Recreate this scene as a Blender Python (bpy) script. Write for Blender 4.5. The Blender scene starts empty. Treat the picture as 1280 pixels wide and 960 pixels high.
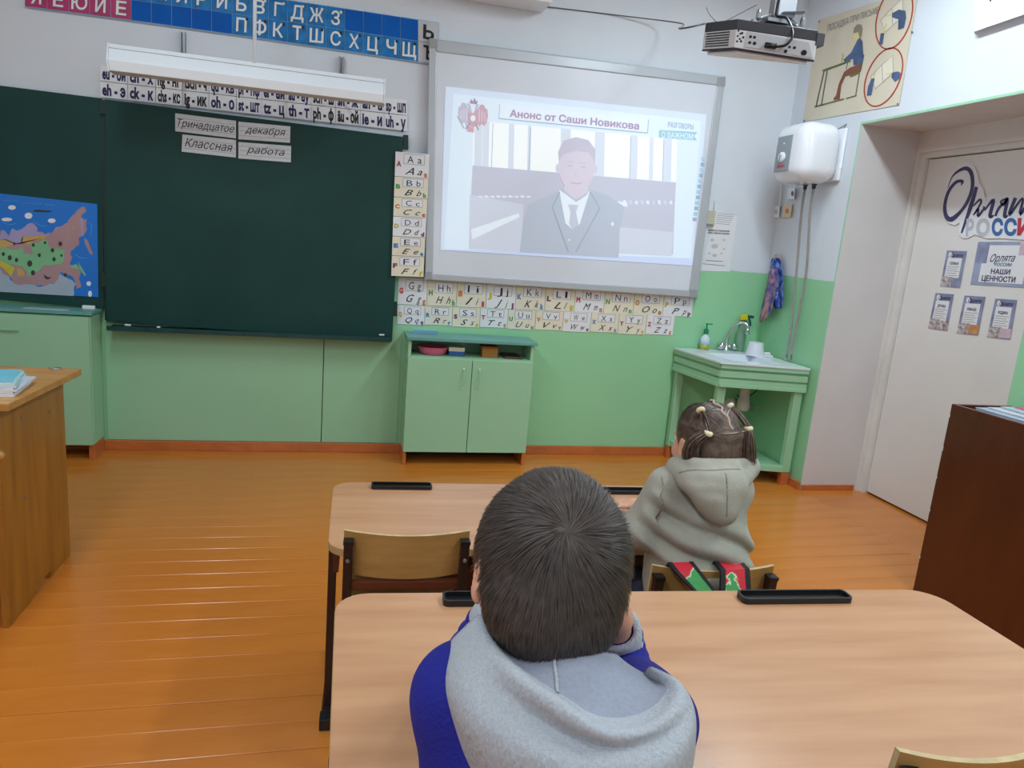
import bpy, bmesh, math, random
import numpy as np
from mathutils import Vector, Matrix
random.seed(7); np.random.seed(7)
SC = bpy.context.scene
C = SC.collection
PI = math.pi

# ---------------------------------------------------------------- camera
CAM_R = np.array([0.9706143328708936, -0.22636960612962687, 0.08163711316740442])
CAM_U = np.array([-0.032794716419852515, 0.21165240950046968, 0.9767946376427271])
CAM_F = np.array([0.23839530909925946, 0.9507681415431225, -0.1980091352087208])
CAM_O = np.array([0.0, -4.3815, 1.3774]); FPX = 892.55
cam = bpy.data.objects.new('camera', bpy.data.cameras.new('camera')); C.objects.link(cam)
M3 = Matrix((CAM_R, CAM_U, -CAM_F)).transposed()
cam.matrix_world = Matrix.Translation(Vector(CAM_O)) @ M3.to_4x4()
cam.data.sensor_width = 36.0; cam.data.lens = FPX * 36.0 / 1280; cam.data.clip_start = 0.02
SC.camera = cam

# ---------------------------------------------------------------- world, exposure, lights
w = bpy.data.worlds.new('world'); SC.world = w; w.use_nodes = True
w.node_tree.nodes['Background'].inputs[0].default_value = (0.75, 0.85, 1.0, 1)
w.node_tree.nodes['Background'].inputs[1].default_value = 0.35
SC.view_settings.view_transform = 'Standard'; SC.view_settings.look = 'None'
SC.view_settings.gamma = 1.0; SC.view_settings.use_curve_mapping = False
SC.view_settings.exposure = 0.52
LAMPS = [(1.95, -1.7, 25), (1.95, -3.8, 21), (1.95, -5.9, 16), (-0.9, -1.9, 14), (-0.9, -4.0, 18), (-0.9, -6.1, 15)]
for (lx, ly, lp) in LAMPS:
    ld = bpy.data.lights.new('tube_light', 'AREA'); ld.shape = 'RECTANGLE'; ld.size = 0.22; ld.size_y = 1.2
    ld.energy = lp; ld.color = (0.80, 0.93, 1.0)
    lo = bpy.data.objects.new('tube_light', ld); lo.location = (lx, ly, 3.09); C.objects.link(lo)
# daylight from the room's windows behind and to the left of the camera
ld = bpy.data.lights.new('window_daylight', 'AREA'); ld.shape = 'RECTANGLE'; ld.size = 1.5; ld.size_y = 2.6
ld.energy = 5; ld.color = (0.82, 0.9, 1.0)
lo = bpy.data.objects.new('window_daylight', ld); lo.location = (-2.9, -4.6, 1.7); lo.rotation_euler = (0, -PI / 2, 0); C.objects.link(lo)

# ---------------------------------------------------------------- maths helpers
def ray(px, py): return CAM_F + CAM_R * ((px - 640) / FPX) - CAM_U * ((py - 480) / FPX)
def P(px, py, d): return CAM_O + ray(px, py) * d
def on_y(px, py, y): r = ray(px, py); return CAM_O + r * ((y - CAM_O[1]) / r[1])
def on_x(px, py, x): r = ray(px, py); return CAM_O + r * ((x - CAM_O[0]) / r[0])
def on_z(px, py, z): r = ray(px, py); return CAM_O + r * ((z - CAM_O[2]) / r[2])
XR = 2.82                                     # right wall
XD = 3.26                                     # door leaf face
def F_wall(px, py, o=0.0): return on_y(px, py, -o)
def F_board(px, py, o=0.0): return on_y(px, py, -0.062 - o)
def F_screen(px, py, o=0.0): return on_y(px, py, -0.052 - o)
def F_left(px, py, o=0.0): return on_y(px, py, -0.032 - o)
def F_right(px, py, o=0.0): return on_x(px, py, XR - o)
def F_door(px, py, o=0.0): return on_x(px, py, XD - o)

# ---------------------------------------------------------------- materials
def lin(c):
    return tuple(((v / 255) / 12.92 if v / 255 <= 0.04045 else ((v / 255 + 0.055) / 1.055) ** 2.4) for v in c)
MATS = {}
def mat(name, col, rough=0.6, var=0.06, scale=6.0, bump=0.0, bscale=60.0, metal=0.0, stretch=(1, 1, 1), col2=None, coat=0.0, alpha=1.0, trans=0.0, emit=None, es=1.0, spec=0.5, detail=4.0):
    if name in MATS: return MATS[name]
    m = bpy.data.materials.new(name); m.use_nodes = True; nt = m.node_tree; N = nt.nodes; L = nt.links
    b = N['Principled BSDF']; b.inputs['Roughness'].default_value = rough; b.inputs['Metallic'].default_value = metal
    b.inputs['Coat Weight'].default_value = coat; b.inputs['Coat Roughness'].default_value = 0.12
    b.inputs['Transmission Weight'].default_value = trans; b.inputs['Specular IOR Level'].default_value = spec
    c = lin(col)
    c2 = lin(col2) if col2 else tuple(v * (1 - var * 2.2) for v in c)
    tc = N.new('ShaderNodeTexCoord'); mp = N.new('ShaderNodeMapping'); mp.inputs['Scale'].default_value = stretch
    nz = N.new('ShaderNodeTexNoise'); nz.inputs['Scale'].default_value = scale; nz.inputs['Detail'].default_value = detail
    cr = N.new('ShaderNodeValToRGB'); cr.color_ramp.elements[0].color = (*c2, 1); cr.color_ramp.elements[1].color = (*c, 1)
    cr.color_ramp.elements[0].position = 0.3; cr.color_ramp.elements[1].position = 0.65
    L.new(tc.outputs['Object'], mp.inputs[0]); L.new(mp.outputs[0], nz.inputs['Vector']); L.new(nz.outputs[0], cr.inputs[0])
    L.new(cr.outputs[0], b.inputs['Base Color'])
    if emit:
        b.inputs['Emission Color'].default_value = (*lin(emit), 1); b.inputs['Emission Strength'].default_value = es
    if bump:
        n2 = N.new('ShaderNodeTexNoise'); n2.inputs['Scale'].default_value = bscale; n2.inputs['Detail'].default_value = 3
        bm = N.new('ShaderNodeBump'); bm.inputs['Strength'].default_value = bump; bm.inputs['Distance'].default_value = 0.01
        L.new(mp.outputs[0], n2.inputs['Vector']); L.new(n2.outputs[0], bm.inputs['Height']); L.new(bm.outputs[0], b.inputs['Normal'])
    MATS[name] = m
    return m
def paint_mat(name, right):
    """white paint above, green oil paint below z = 1.29 with a hand-cut edge"""
    m = mat(name, (221, 228, 236), 0.55, 0.03, 2.0, 0.25, 7.0); nt = m.node_tree; N = nt.nodes; L = nt.links
    b = N['Principled BSDF']; up = b.inputs['Base Color'].links[0].from_socket
    g = N.new('ShaderNodeNewGeometry'); s = N.new('ShaderNodeSeparateXYZ'); L.new(g.outputs['Position'], s.inputs[0])
    nz = N.new('ShaderNodeTexNoise'); nz.inputs['Scale'].default_value = 5; L.new(g.outputs['Position'], nz.inputs['Vector'])
    ma = N.new('ShaderNodeMath'); ma.operation = 'MULTIPLY_ADD'; ma.inputs[1].default_value = 0.018; L.new(nz.outputs[0], ma.inputs[0]); L.new(s.outputs['Z'], ma.inputs[2])
    lt = N.new('ShaderNodeMath'); lt.operation = 'LESS_THAN'; lt.inputs[1].default_value = 1.299; L.new(ma.outputs[0], lt.inputs[0])
    fac = lt.outputs[0]
    if right:
        s2 = N.new('ShaderNodeSeparateXYZ'); L.new(g.outputs['True Normal'], s2.inputs[0])
        l2 = N.new('ShaderNodeMath'); l2.operation = 'LESS_THAN'; l2.inputs[1].default_value = -0.5; L.new(s2.outputs['X'], l2.inputs[0])
        mu = N.new('ShaderNodeMath'); mu.operation = 'MULTIPLY'; L.new(lt.outputs[0], mu.inputs[0]); L.new(l2.outputs[0], mu.inputs[1]); fac = mu.outputs[0]
    nz2 = N.new('ShaderNodeTexNoise'); nz2.inputs['Scale'].default_value = 1.4
    cr = N.new('ShaderNodeValToRGB'); cr.color_ramp.elements[0].color = (*lin((146, 206, 160)), 1); cr.color_ramp.elements[1].color = (*lin((156, 216, 168)), 1)
    L.new(g.outputs['Position'], nz2.inputs['Vector']); L.new(nz2.outputs[0], cr.inputs[0])
    mx = N.new('ShaderNodeMix'); mx.data_type = 'RGBA'; L.new(fac, mx.inputs['Factor']); L.new(up, mx.inputs['A']); L.new(cr.outputs[0], mx.inputs['B'])
    L.new(mx.outputs['Result'], b.inputs['Base Color'])
    mr = N.new('ShaderNodeMath'); mr.operation = 'MULTIPLY_ADD'; mr.inputs[1].default_value = -0.25; mr.inputs[2].default_value = 0.6; L.new(fac, mr.inputs[0]); L.new(mr.outputs[0], b.inputs['Roughness'])
    return m
M_front = paint_mat('wall_paint_front', False); M_right = paint_mat('wall_paint_right', True)
M_white = mat('white_plaster', (226, 230, 236), 0.7, 0.03, 3, 0.1, 20)
M_ceiling = mat('ceiling_white', (238, 240, 242), 0.8, 0.02)
M_green = mat('green_oil_paint', (152, 212, 166), 0.4, 0.03, 3, 0.05, 30)
M_green2 = mat('green_furniture_paint', (156, 206, 168), 0.4, 0.03, 2, 0.04, 25)
M_teal = mat('teal_paint', (104, 168, 160), 0.4, 0.08, 6)
M_floor = mat('orange_floor_paint', (208, 128, 50), 0.24, 0.05, 1.3, 0.4, 2.6, col2=(194, 112, 38), stretch=(1, 4, 1), coat=0.1)
M_skirt = mat('brown_skirting_paint', (198, 112, 60), 0.22, 0.08, 8, 0.5, 30, coat=0.4)
M_gap = mat('dark_gap', (92, 48, 16), 0.8)
M_board = mat('chalkboard_green', (14, 60, 56), 0.5, 0.05, 3, 0.05, 40, col2=(20, 66, 62), spec=.3)
M_boardedge = mat('chalkboard_edge', (16, 46, 42), 0.4)
M_tray = mat('tray_dark_teal', (28, 76, 76), 0.35, 0.15, 14)
M_chalk = mat('chalk', (240, 240, 238), 0.9)
M_alu = mat('aluminium_frame', (186, 192, 198), 0.35, 0.02, metal=0.15)
M_screen = mat('whiteboard_surface', (222, 228, 238), 0.35, 0.01)
M_plastic = mat('grey_corner_plastic', (160, 163, 166), 0.5)
M_paper = mat('paper_white', (232, 234, 238), 0.5, 0.02, 8)
M_cream = mat('paper_cream', (234, 228, 208), 0.6, 0.04, 8)
M_black = mat('black_plastic', (22, 23, 26), 0.35, 0.05)
M_ink = mat('ink_black', (34, 32, 36), 0.7); M_ink2 = mat('ink_navy', (44, 36, 92), 0.7); M_inkg = mat('ink_grey', (120, 122, 128), 0.7)
M_blue = mat('banner_blue', (4, 96, 190), 0.7, 0.0, 4, col2=(4, 88, 176), spec=.2); M_lblue = mat('banner_light_blue', (30, 132, 206), 0.6, .2, 20, spec=.3)
M_pink = mat('banner_magenta', (186, 52, 112), 0.4, 0.1, 12); M_lettershade = mat('letter_shade', (48, 70, 120), 0.5)
M_grid = mat('banner_grid_lines', (150, 192, 226), .6); M_letter = mat('raised_letter_white', (236, 240, 240), 0.5); M_lgrey = mat('letter_side_grey', (200, 203, 208), 0.5)
M_lampw = mat('lamp_white_enamel', (238, 244, 250), 0.35, 0.01); M_metal = mat('dull_steel', (150, 154, 158), 0.35, 0.1, metal=0.7)
M_chrome = mat('chrome', (215, 218, 222), 0.12, 0.02, metal=1.0)
M_desk = mat('laminate_desk_top', (200, 153, 114), 0.26, 0.0, 2.6, 0.05, 90, stretch=(1.0, 9, 9), col2=(184, 135, 98), detail=9)
M_band = mat('desk_edge_band', (176, 148, 100), 0.5, 0.05, 10)
M_frame = mat('brown_black_tube', (44, 26, 24), 0.35, 0.05)
M_panel = mat('dark_wood_panel', (96, 46, 26), 0.4, 0.1, 4, stretch=(1, 8, 8))
M_ply = mat('chair_plywood', (182, 142, 84), 0.4, 0.06, 4, stretch=(2, 12, 12), col2=(168, 126, 68))
M_plyedge = mat('chair_ply_edge', (206, 184, 138), 0.5, 0.15, 30, stretch=(1, 1, 20))
M_oak = mat('teacher_desk_veneer', (166, 112, 38), 0.38, 0.0, 3, 0.08, 40, stretch=(8, 8, 1), col2=(144, 92, 28))
M_oaktop = mat('teacher_desk_top', (196, 144, 76), 0.35, 0.0, 3, 0.05, 40, stretch=(1.5, 12, 12), col2=(172, 122, 60))
M_brown = mat('bookcase_varnish', (82, 32, 16), 0.3, 0.12, 3, 0.08, 20, stretch=(4, 4, 1), coat=0.3)
M_door = mat('door_paint', (228, 227, 225), 0.5, 0.02, 3, 0.08, 12); M_casing = mat('casing_paint', (226, 224, 220), 0.5, 0.04, 6, 0.2, 25)
M_skin = mat('skin', (222, 168, 142), 0.5, 0.05, 14); M_hairb = mat('boy_hair', (74, 62, 56), 0.5, 0.2, 90, spec=0.6)
M_hairg = mat('girl_hair', (120, 98, 84), 0.38, 0.2, 60, col2=(78, 60, 52), spec=0.6)
M_jacket = mat('royal_blue_jersey', (16, 24, 142), 0.85, 0.12, 5, 0.25, 220)
M_marl = mat('grey_marl_jersey', (178, 184, 192), 0.9, 0.07, 420, 0.35, 260, detail=2, stretch=(1, 1, .4)); M_lining = mat('hood_lining', (150, 156, 172), 0.9, 0.05, 200, 0.2, 200)
M_khaki = mat('khaki_grey_fleece', (170, 168, 156), 0.95, 0.04, 40, 0.2, 260); M_jeans = mat('dark_trousers', (40, 44, 62), 0.9, 0.1, 60)
M_shoe = mat('dark_shoe', (36, 36, 40), 0.6)
M_eyew = mat('eye_white', (238, 236, 232), 0.2); M_iris = mat('iris_brown', (62, 42, 30), 0.2); M_lip = mat('lip', (190, 110, 100), 0.5)

# ---------------------------------------------------------------- object helpers
ORG = {}
def tag(o, label=None, cat=None, group=None, kind=None):
    if label: o['label'] = label
    if cat: o['category'] = cat
    if group: o['group'] = group
    if kind: o['kind'] = kind
    return o
def thing(name, label, cat, loc=(0, 0, 0), group=None):
    o = bpy.data.objects.new(name, None); o.empty_display_size = 0.05; C.objects.link(o)
    o.location = tuple(float(v) for v in loc); ORG[o] = np.array(loc, float)
    return tag(o, label, cat, group)
class MB:
    def __init__(s): s.v = []; s.f = []; s.m = []; s.mats = []
    def mi(s, m):
        if m not in s.mats: s.mats.append(m)
        return s.mats.index(m)
    def add(s, vs, fs, m):
        b = len(s.v); s.v += [tuple(float(c) for c in p) for p in vs]; k = s.mi(m)
        for f in fs: s.f.append(tuple(b + i for i in f)); s.m.append(k)
        return s
    def box(s, a, b, m):
        x0, x1 = sorted((a[0], b[0])); y0, y1 = sorted((a[1], b[1])); z0, z1 = sorted((a[2], b[2]))
        return s.hexa([(x0, y0, z0), (x1, y0, z0), (x1, y1, z0), (x0, y1, z0)], [(x0, y0, z1), (x1, y0, z1), (x1, y1, z1), (x0, y1, z1)], m)
    def hexa(s, lo, hi, m):
        n = len(lo); vs = list(lo) + list(hi)
        fs = [tuple(range(n))[::-1], tuple(range(n, 2 * n))] + [(i, (i + 1) % n, n + (i + 1) % n, n + i) for i in range(n)]
        return s.add(vs, fs, m)
    def poly(s, pts, m): return s.add(pts, [tuple(range(len(pts)))], m)
    def tube(s, pts, r, m, n=8, cap=True, flat=None):
        pts = [np.array(p, float) for p in pts]; K = len(pts); rs = r if hasattr(r, '__len__') else [r] * K
        vs = []; up = None
        for i, p in enumerate(pts):
            t = pts[min(i + 1, K - 1)] - pts[max(i - 1, 0)]; t = t / (np.linalg.norm(t) + 1e-12)
            if up is None:
                up = np.array([0, 0, 1.0]) if abs(t[2]) < 0.9 else np.array([0, 1.0, 0])
            a = np.cross(t, up); a /= np.linalg.norm(a) + 1e-12; c = np.cross(a, t); up = c
            for j in range(n):
                th = 2 * PI * (j + .5) / n
                vs.append(p + rs[i] * (math.cos(th) * a * (flat or 1) + math.sin(th) * c))
        fs = [(i * n + j, i * n + (j + 1) % n, (i + 1) * n + (j + 1) % n, (i + 1) * n + j) for i in range(K - 1) for j in range(n)]
        if cap: fs += [tuple(range(n))[::-1], tuple((K - 1) * n + j for j in range(n))]
        return s.add(vs, fs, m)
    def bar(s, a, b, w, h, m, up=(0, 0, 1)):
        a = np.array(a, float); b = np.array(b, float); t = b - a; t /= np.linalg.norm(t); up = np.array(up, float)
        if abs(t @ up) > 0.95: up = np.array([0, 1.0, 0])
        x = np.cross(t, up); x /= np.linalg.norm(x); y = np.cross(x, t)
        q = [x * w / 2 + y * h / 2, -x * w / 2 + y * h / 2, -x * w / 2 - y * h / 2, x * w / 2 - y * h / 2]
        return s.hexa([a + k for k in q], [b + k for k in q], m)
    def lathe(s, c, prof, m, n=20, ax=(0, 0, 1)):
        c = np.array(c, float); ax = np.array(ax, float); ax /= np.linalg.norm(ax)
        u = np.cross(ax, [0, 1, 0] if abs(ax[1]) < .9 else [1, 0, 0]); u /= np.linalg.norm(u); v = np.cross(ax, u); vs = []
        for r, z in prof:
            for j in range(n):
                t = 2 * PI * j / n; vs.append(c + ax * z + r * (math.cos(t) * u + math.sin(t) * v))
        K = len(prof); fs = [(i * n + j, i * n + (j + 1) % n, (i + 1) * n + (j + 1) % n, (i + 1) * n + j) for i in range(K - 1) for j in range(n)]
        fs += [tuple(range(n))[::-1], tuple((K - 1) * n + j for j in range(n))]
        return s.add(vs, fs, m)
    def build(s, name, parent=None, smooth=False, bevel=0, sub=0, solid=0, fixn=True):
        me = bpy.data.meshes.new(name); o0 = ORG.get(parent, np.zeros(3))
        me.from_pydata([tuple(np.array(p) - o0) for p in s.v], [], s.f)
        for m in s.mats: me.materials.append(m)
        me.polygons.foreach_set('material_index', s.m)
        if fixn and len(s.f) < 200000:
            bm = bmesh.new(); bm.from_mesh(me)
            if bevel or sub: bmesh.ops.remove_doubles(bm, verts=bm.verts, dist=1e-5)
            bmesh.ops.recalc_face_normals(bm, faces=bm.faces)
            if bevel:
                es = [e for e in bm.edges if len(e.link_faces) == 2 and e.calc_face_angle(0) > 0.6]
                bmesh.ops.bevel(bm, geom=es, offset=bevel, segments=2, profile=0.6, affect='EDGES')
            bm.to_mesh(me); bm.free()
        if smooth: me.polygons.foreach_set('use_smooth', [True] * len(me.polygons))
        me.update()
        o = bpy.data.objects.new(name, me); C.objects.link(o)
        if parent: o.parent = parent
        ORG[o] = o0
        if solid:
            md = o.modifiers.new('s', 'SOLIDIFY'); md.thickness = solid; md.offset = 0
        if sub:
            md = o.modifiers.new('u', 'SUBSURF'); md.levels = sub; md.render_levels = sub
        return o
def rbox(c, size, r, m, seg=4):
    """rounded box as a vertex soup added through bmesh"""
    bm = bmesh.new(); bmesh.ops.create_cube(bm, size=1)
    for v in bm.verts: v.co = Vector((v.co.x * size[0], v.co.y * size[1], v.co.z * size[2]))
    bmesh.ops.bevel(bm, geom=list(bm.edges), offset=r, segments=seg, profile=0.5, affect='EDGES')
    vs = [np.array(v.co) + np.array(c, float) for v in bm.verts]; fs = [tuple(v.index for v in f.verts) for f in bm.faces]; bm.free()
    b = MB(); b.add(vs, fs, m); return b
def card(mb, q, F, th, m, base=0.0):
    """thin board whose outline is q (four picture points carried to the plane F)"""
    return mb.hexa([F(*p, base) for p in q], [F(*p, base + th) for p in q], m)
GL = {}
def glyph(s, bold=0.0, shear=0.0):
    """flat letters: outlines from the built-in font, filled by winding number so overlapping strokes stay solid"""
    k = (s, bold, shear)
    if k not in GL:
        cu = bpy.data.curves.new('t', 'FONT'); cu.body = s; cu.resolution_u = 2; cu.shear = shear; cu.fill_mode = 'NONE'
        o = bpy.data.objects.new('t', cu); C.objects.link(o)
        me = bpy.data.meshes.new_from_object(o.evaluated_get(bpy.context.evaluated_depsgraph_get()))
        v = np.array([p.co[:2] for p in me.vertices]); nx = {e.vertices[0]: e.vertices[1] for e in me.edges}
        used = set(); loops = []
        adj = {}
        for e in me.edges:
            a, b = e.vertices; adj.setdefault(a, []).append(b); adj.setdefault(b, []).append(a)
        for st in range(len(v)):
            if st in used or st not in adj: continue
            lp = [st]; used.add(st); cur = st
            nb = st + 1 if st + 1 in adj[st] else adj[st][0]
            while nb not in used:
                lp.append(nb); used.add(nb); nn = [x for x in adj[nb] if x not in used]
                if not nn: break
                nb = nn[0]
            loops.append(lp)
        if bold:
            w2 = v.copy(); ar = []
            for lp in loops: p = v[lp]; q_ = np.roll(p, -1, 0); ar.append(float((p[:, 0] * q_[:, 1] - q_[:, 0] * p[:, 1]).sum() / 2))
            def inside(pt, lp):
                p = v[lp]; q_ = np.roll(p, -1, 0); c_ = ((p[:, 1] > pt[1]) != (q_[:, 1] > pt[1])) & (pt[0] < (q_[:, 0] - p[:, 0]) * (pt[1] - p[:, 1]) / (q_[:, 1] - p[:, 1] + 1e-12) + p[:, 0]); return c_.sum() % 2 == 1
            sg = []
            for i_, lp in enumerate(loops):
                par = [j_ for j_ in range(len(loops)) if abs(ar[j_]) > abs(ar[i_]) * 1.02 and inside(v[lp[0]], loops[j_])]
                sg.append(-np.sign(ar[max(par, key=lambda j_: abs(ar[j_]))] if par else ar[i_]))
            for lp, s_g in zip(loops, sg):
                p = v[lp]; d1 = p - np.roll(p, 1, 0); d2 = np.roll(p, -1, 0) - p
                n1 = np.stack([-d1[:, 1], d1[:, 0]], 1); n2 = np.stack([-d2[:, 1], d2[:, 0]], 1); n1 /= np.linalg.norm(n1, axis=1)[:, None] + 1e-9; n2 /= np.linalg.norm(n2, axis=1)[:, None] + 1e-9
                m_ = n1 + n2; m_ /= np.maximum((m_ * n1).sum(1), .5)[:, None] + 1e-9; w2[lp] = p + m_ * bold * s_g
            v = w2
        from mathutils.geometry import delaunay_2d_cdt
        es = [(lp[i], lp[(i + 1) % len(lp)]) for lp in loops for i in range(len(lp))]
        V_, _, F_, _, _, _ = delaunay_2d_cdt([Vector(p) for p in v], es, [], 0, 1e-6)
        V_ = np.array([tuple(p) for p in V_]); f = []
        if len(F_):
            F_ = np.array([tuple(x) for x in F_ if len(x) == 3]); cc = V_[F_].mean(1); A_ = v[[e[0] for e in es]]; B_ = v[[e[1] for e in es]]
            y0, y1 = A_[None, :, 1], B_[None, :, 1]; cr = (B_[None, :, 0] - A_[None, :, 0]) * (cc[:, None, 1] - y0) - (cc[:, None, 0] - A_[None, :, 0]) * (y1 - y0)
            wn = ((y0 <= cc[:, None, 1]) & (y1 > cc[:, None, 1]) & (cr > 0)).sum(1) - ((y0 > cc[:, None, 1]) & (y1 <= cc[:, None, 1]) & (cr < 0)).sum(1)
            f = [tuple(x) for x in F_[wn != 0]]
        bpy.data.objects.remove(o); bpy.data.curves.remove(cu); bpy.data.meshes.remove(me); GL[k] = (V_, f)
    return GL[k]
CAP = 0.729
def text(mb, s, A, B, up, F, m, off, bold=0.0, shear=0.0, th=0.0):
    """letters from picture point A to B along the baseline, cap height vector up, laid on plane F"""
    v, f = glyph(s, bold, shear)
    if not len(v): return mb
    x0, x1 = v[:, 0].min(), v[:, 0].max(); A = np.array(A, float); B = np.array(B, float); up = np.array(up, float)
    q = [A + (B - A) * ((x - x0) / (x1 - x0)) + up * (y / CAP) for x, y in v]
    if th:
        mb.add([F(*p, off) for p in q], [], m)
    mb.add([F(*p, off + th) for p in q], f, m)
    return mb
def lerp2(q, u, v):
    """q = TL, TR, BR, BL in the picture; u right, v down"""
    q = [np.array(p, float) for p in q]
    return (q[0] * (1 - u) + q[1] * u) * (1 - v) + (q[3] * (1 - u) + q[2] * u) * v
def sub(q, u0, v0, u1, v1): return [lerp2(q, u0, v0), lerp2(q, u1, v0), lerp2(q, u1, v1), lerp2(q, u0, v1)]
def ribbon(mb, pts, wd, F, m, off):
    pts = [np.array(p, float) for p in pts]; K = len(pts); wd = wd if hasattr(wd, '__len__') else [wd] * K; L = []; R_ = []
    for i in range(K):
        t = pts[min(i + 1, K - 1)] - pts[max(0, i - 1)]; t /= np.linalg.norm(t) + 1e-9; n = np.array([-t[1], t[0]])
        L.append(pts[i] + n * wd[i] / 2); R_.append(pts[i] - n * wd[i] / 2)
    vs = [F(*p, off) for p in L + R_]
    return mb.add(vs, [(i, i + 1, K + i + 1, K + i) for i in range(K - 1)], m)
def smooth_path(pts, n=6):
    pts = [np.array(p, float) for p in pts]; out = []
    for i in range(len(pts) - 1):
        p0 = pts[max(i - 1, 0)]; p1 = pts[i]; p2 = pts[i + 1]; p3 = pts[min(i + 2, len(pts) - 1)]
        for k in range(n):
            t = k / n; out.append(0.5 * ((2 * p1) + (-p0 + p2) * t + (2 * p0 - 5 * p1 + 4 * p2 - p3) * t * t + (-p0 + 3 * p1 - 3 * p2 + p3) * t ** 3))
    out.append(pts[-1]); return out
def blob(mb, c, rx, ry, F, m, off, n=12, rot=0.0):
    c = np.array(c, float)
    q = [c + np.array([math.cos(rot) * rx * math.cos(t) - math.sin(rot) * ry * math.sin(t), math.sin(rot) * rx * math.cos(t) + math.cos(rot) * ry * math.sin(t)]) for t in [2 * PI * i / n for i in range(n)]]
    return mb.poly([F(*p, off) for p in q], m)
def zp(x0, y0, s):
    return lambda x, y: (x0 + x / s, y0 + y / s)

# ================================================================ THE ROOM
def struct(name, mb, parent=None, **k):
    o = mb.build(name, parent, **k)
    if not parent: o['kind'] = 'structure'
    return o
Y1_ = -1.96
fl = MB(); fl.box((-3.2, 0.0, -0.14), (XR, -7.2, -0.022), M_gap); fl.box((XR, -0.7, -0.14), (3.4, Y1_, -0.022), M_gap)
floor = struct('floor', fl)
# painted boards: one mesh per length, each board an object of its own
PW = 0.115
def plank_mesh(x0, x1, nm):
    prof = [(0, -0.022), (0.0003, -0.0014), (0.0022, 0), (PW - 0.003, 0), (PW - 0.0009, -0.0014), (PW - 0.0006, -0.022)]
    b = MB(); b.hexa([(x0, -y, z) for y, z in prof], [(x1, -y, z) for y, z in prof], M_floor); o = b.build(nm, floor); return o
pk = None; y = 0.0; k = 0
while y < 5.3:
    if pk is None: pk = plank_mesh(-3.2, XR, 'plank'); o = pk
    else: o = pk.copy(); C.objects.link(o); o.parent = floor
    o.location = (0, -y, random.uniform(-0.0005, 0.0005)); y += PW; k += 1
b = MB(); b.box((-3.2, -y, -0.022), (XR, -7.2, 0), M_floor); b.build('floor_boards_behind', floor)
b = MB(); b.box((XR, -0.7, -0.022), (3.4, Y1_, 0.0), M_floor); b.build('doorway_floor', floor)

b = MB(); b.box((-3.4, 0.0, 0), (3.4, 0.2, 3.2), M_front); wf = struct('wall_front', b)
Y0, Y1, ZT = -0.70, -1.945, 2.17
b = MB(); b.box((XR, 0, 0), (3.4, Y0, 3.2), M_right); b.box((XR, Y0, ZT), (3.4, Y1, 3.2), M_right); b.box((XR, Y1, 0), (3.4, -7.2, 3.2), M_right)
wr = struct('wall_right', b)
b = MB(); b.box((-3.4, 0, 0), (-3.2, -7.2, 3.2), M_white); struct('wall_left', b)
b = MB(); b.box((-3.4, -7.2, 0), (3.4, -7.4, 3.2), M_white); struct('wall_back', b)
b = MB(); b.box((-3.4, 0.2, 3.2), (3.4, -7.4, 3.3), M_ceiling); struct('ceiling', b)
M_edge = mat('pale_green_edge', (164, 218, 182), .5); M_jamb = mat('recess_distemper', (214, 211, 211), .7, .03, 3)
# green painted edge round the door recess
b = MB(); e = 0.012
b.box((XR - 0.0015, Y0 + 0.010, 0.06), (XR + 0.0, Y0, ZT + 0.012), M_edge); b.box((XR - 0.0015, Y0, ZT), (XR, Y1, ZT + 0.012), M_edge)
tr = struct('trim_1', b)
b = MB(); b.box((XR, Y0, 0), (3.4, Y0 - .002, ZT), M_jamb); b.box((XR, Y1, 0), (3.4, Y1 + .002, ZT), M_jamb); b.box((XR, Y0, ZT), (3.4, Y1, ZT - .002), M_jamb); struct('trim_2', b)
# two hardboard sheets under the chalkboard
z0 = 0.06
def zx(px, py=500): return on_y(px, py, 0)[0]
b = MB(); b.box((zx(401.8), 0, z0), (zx(403.9), -.0015, .8), M_boardedge); b.build('seam', wf)
for a, c in ((zx(134), zx(402.4)), (zx(403.5), zx(498))):
    b = MB(); b.box((a, 0, z0), (c, -0.006, 0.80), M_green2); o = b.build('hardboard_sheet', wf, bevel=0.001)
# skirtings
def skirt(name, a, c, h=0.072, d=0.022):
    b = MB(); b.box(a, c, M_skirt); return struct(name, b, bevel=0.004)
skirt('baseboard_front', (-3.2, 0, 0), (XR, -0.02, 0.058)); skirt('baseboard_right', (XR, -0.02, 0), (XR - 0.02, Y0, 0.05))
skirt('baseboard_recess', (XR, Y0, 0), (3.2, Y0 - 0.012, 0.035)); skirt('baseboard_right_rear', (XR, Y1 - 0.02, 0), (XR - 0.02, -7.2, 0.06))

# door: leaf, casing
yl = on_x(1122, 410, XD)[1]
d = thing('door_1', None, None, (3.3, -1.2, 0)); d['kind'] = 'structure'
b = MB(); b.box((XD, yl, 0.012), (XD + 0.045, Y1 + 0.06, 2.02), M_door); leaf = b.build('door_leaf', d, bevel=0.002)
b = MB()
b.box((3.215, Y0 - 0.0025, 0), (3.4, yl + 0.035, ZT - .002), M_casing); b.box((3.235, yl + 0.035, 0), (3.4, yl + 0.003, 2.06), M_casing)
b.box((3.2152, yl + 0.036, 2.055), (3.4, Y1, ZT - .002), M_casing); b.box((3.235, yl + 0.004, 2.025), (3.4, Y1, 2.055), M_casing); b.box((3.215, Y1 + 0.001, 0), (3.4, Y1 + 0.055, 2.055), M_casing)
b.build('casing', d)
b = MB(); b.box((3.33, yl, 0), (3.395, Y1 + 0.05, 2.03), M_casing); b.build('door_backing', d)

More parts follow.
